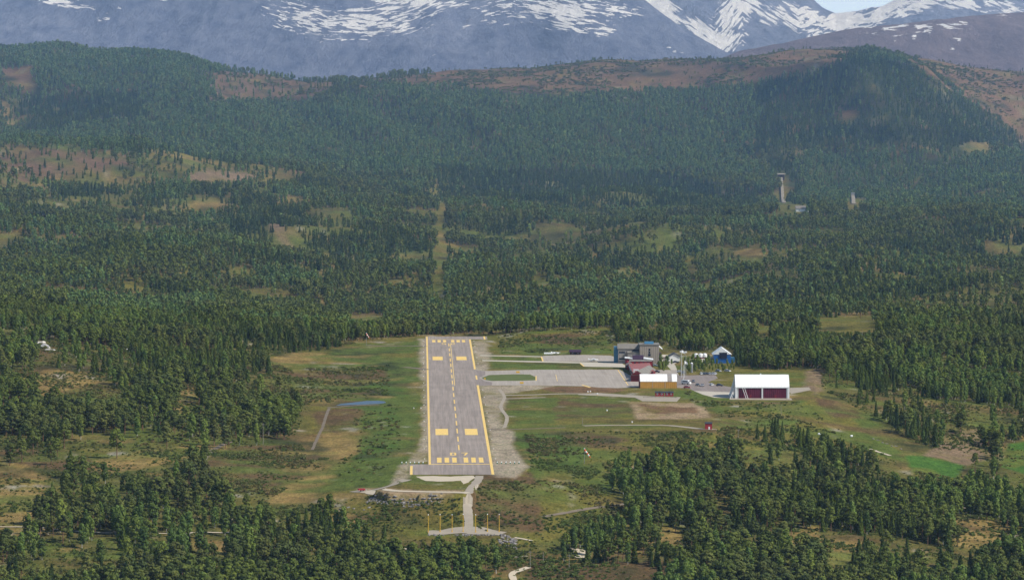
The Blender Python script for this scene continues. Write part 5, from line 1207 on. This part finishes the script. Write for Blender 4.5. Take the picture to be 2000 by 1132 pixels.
# ---------------------------------------------------------------- haze, sky, sun, camera
def haze(name, colr, dens, bx):
    nt = NT(name); vs = nt.n('ShaderNodeVolumeScatter'); vs.inputs['Color'].default_value = (*colr, 1); vs.inputs['Density'].default_value = dens
    va = nt.n('ShaderNodeVolumeAbsorption'); va.inputs['Color'].default_value = (*colr, 1); va.inputs['Density'].default_value = dens*0.35
    ad = nt.n('ShaderNodeAddShader'); nt.l(vs.outputs[0], ad.inputs[0]); nt.l(va.outputs[0], ad.inputs[1]); nt.l(ad.outputs[0], nt.out.inputs['Volume'])
    tag(MB().box(*bx).build('haze', nt.m), kind='structure')
haze('valley_haze', (0.45,0.66,1.0), 1.25e-5, (-9000, 9000, -300, 18200, -300, 2500))
haze('hill_haze', (0.26,0.52,1.0), 5.6e-5, (-8980, 8980, 2960, 6880, -280, 2300))
haze('mountain_haze', (0.55,0.68,1.0), 1.5e-5, (-8990, 8990, 6900, 18100, -290, 2400))
AZ = math.radians(112); EL = math.radians(43)
w_ = bpy.data.worlds.new('World'); scene.world = w_; w_.use_nodes = True
t_ = w_.node_tree; bg = t_.nodes['Background']; sk = t_.nodes.new('ShaderNodeTexSky'); sk.sky_type = 'NISHITA'; sk.sun_disc = False
sk.sun_elevation = EL; sk.sun_rotation = AZ; sk.air_density = 1.2; sk.dust_density = 0.15; sk.ozone_density = 2.0
tc = t_.nodes.new('ShaderNodeTexCoord'); sz_ = t_.nodes.new('ShaderNodeSeparateXYZ'); mr = t_.nodes.new('ShaderNodeMapRange'); mx = t_.nodes.new('ShaderNodeMix'); mx.data_type = 'RGBA'
t_.links.new(tc.outputs['Generated'], sz_.inputs[0]); t_.links.new(sz_.outputs[2], mr.inputs[0]); mr.inputs[1].default_value = 0.02; mr.inputs[2].default_value = 0.16
t_.links.new(mr.outputs[0], mx.inputs[0]); mx.inputs[6].default_value = (8.2, 10.2, 12.6, 1); t_.links.new(sk.outputs[0], mx.inputs[7]); t_.links.new(mx.outputs[2], bg.inputs[0]); bg.inputs[1].default_value = 0.095
sun = bpy.data.lights.new('sun', 'SUN'); sun.energy = 5.0; sun.angle = math.radians(0.5); sun.color = (1.0, 0.96, 0.89)
so = bpy.data.objects.new('sun', sun); link(so)
d = Vector((math.sin(AZ)*math.cos(EL), math.cos(AZ)*math.cos(EL), math.sin(EL)))
so.rotation_euler = d.to_track_quat('Z', 'Y').to_euler()
cam = bpy.data.cameras.new('camera'); cam.sensor_width = 36; cam.lens = F/2000*36; cam.clip_start = 1; cam.clip_end = 60000
co = bpy.data.objects.new('camera', cam); link(co); co.location = (0, 0, CAMZ); co.rotation_euler = (math.pi/2-TH, 0, 0)
scene.camera = co
scene.view_settings.view_transform = 'Standard'; scene.view_settings.look = 'None'; scene.view_settings.exposure = 0
scene.render.resolution_x = 1024; scene.render.resolution_y = 579
scene.cycles.max_bounces = 4; scene.cycles.diffuse_bounces = 2; scene.cycles.glossy_bounces = 2; scene.cycles.transmission_bounces = 2; scene.cycles.volume_bounces = 0; scene.cycles.transparent_max_bounces = 6
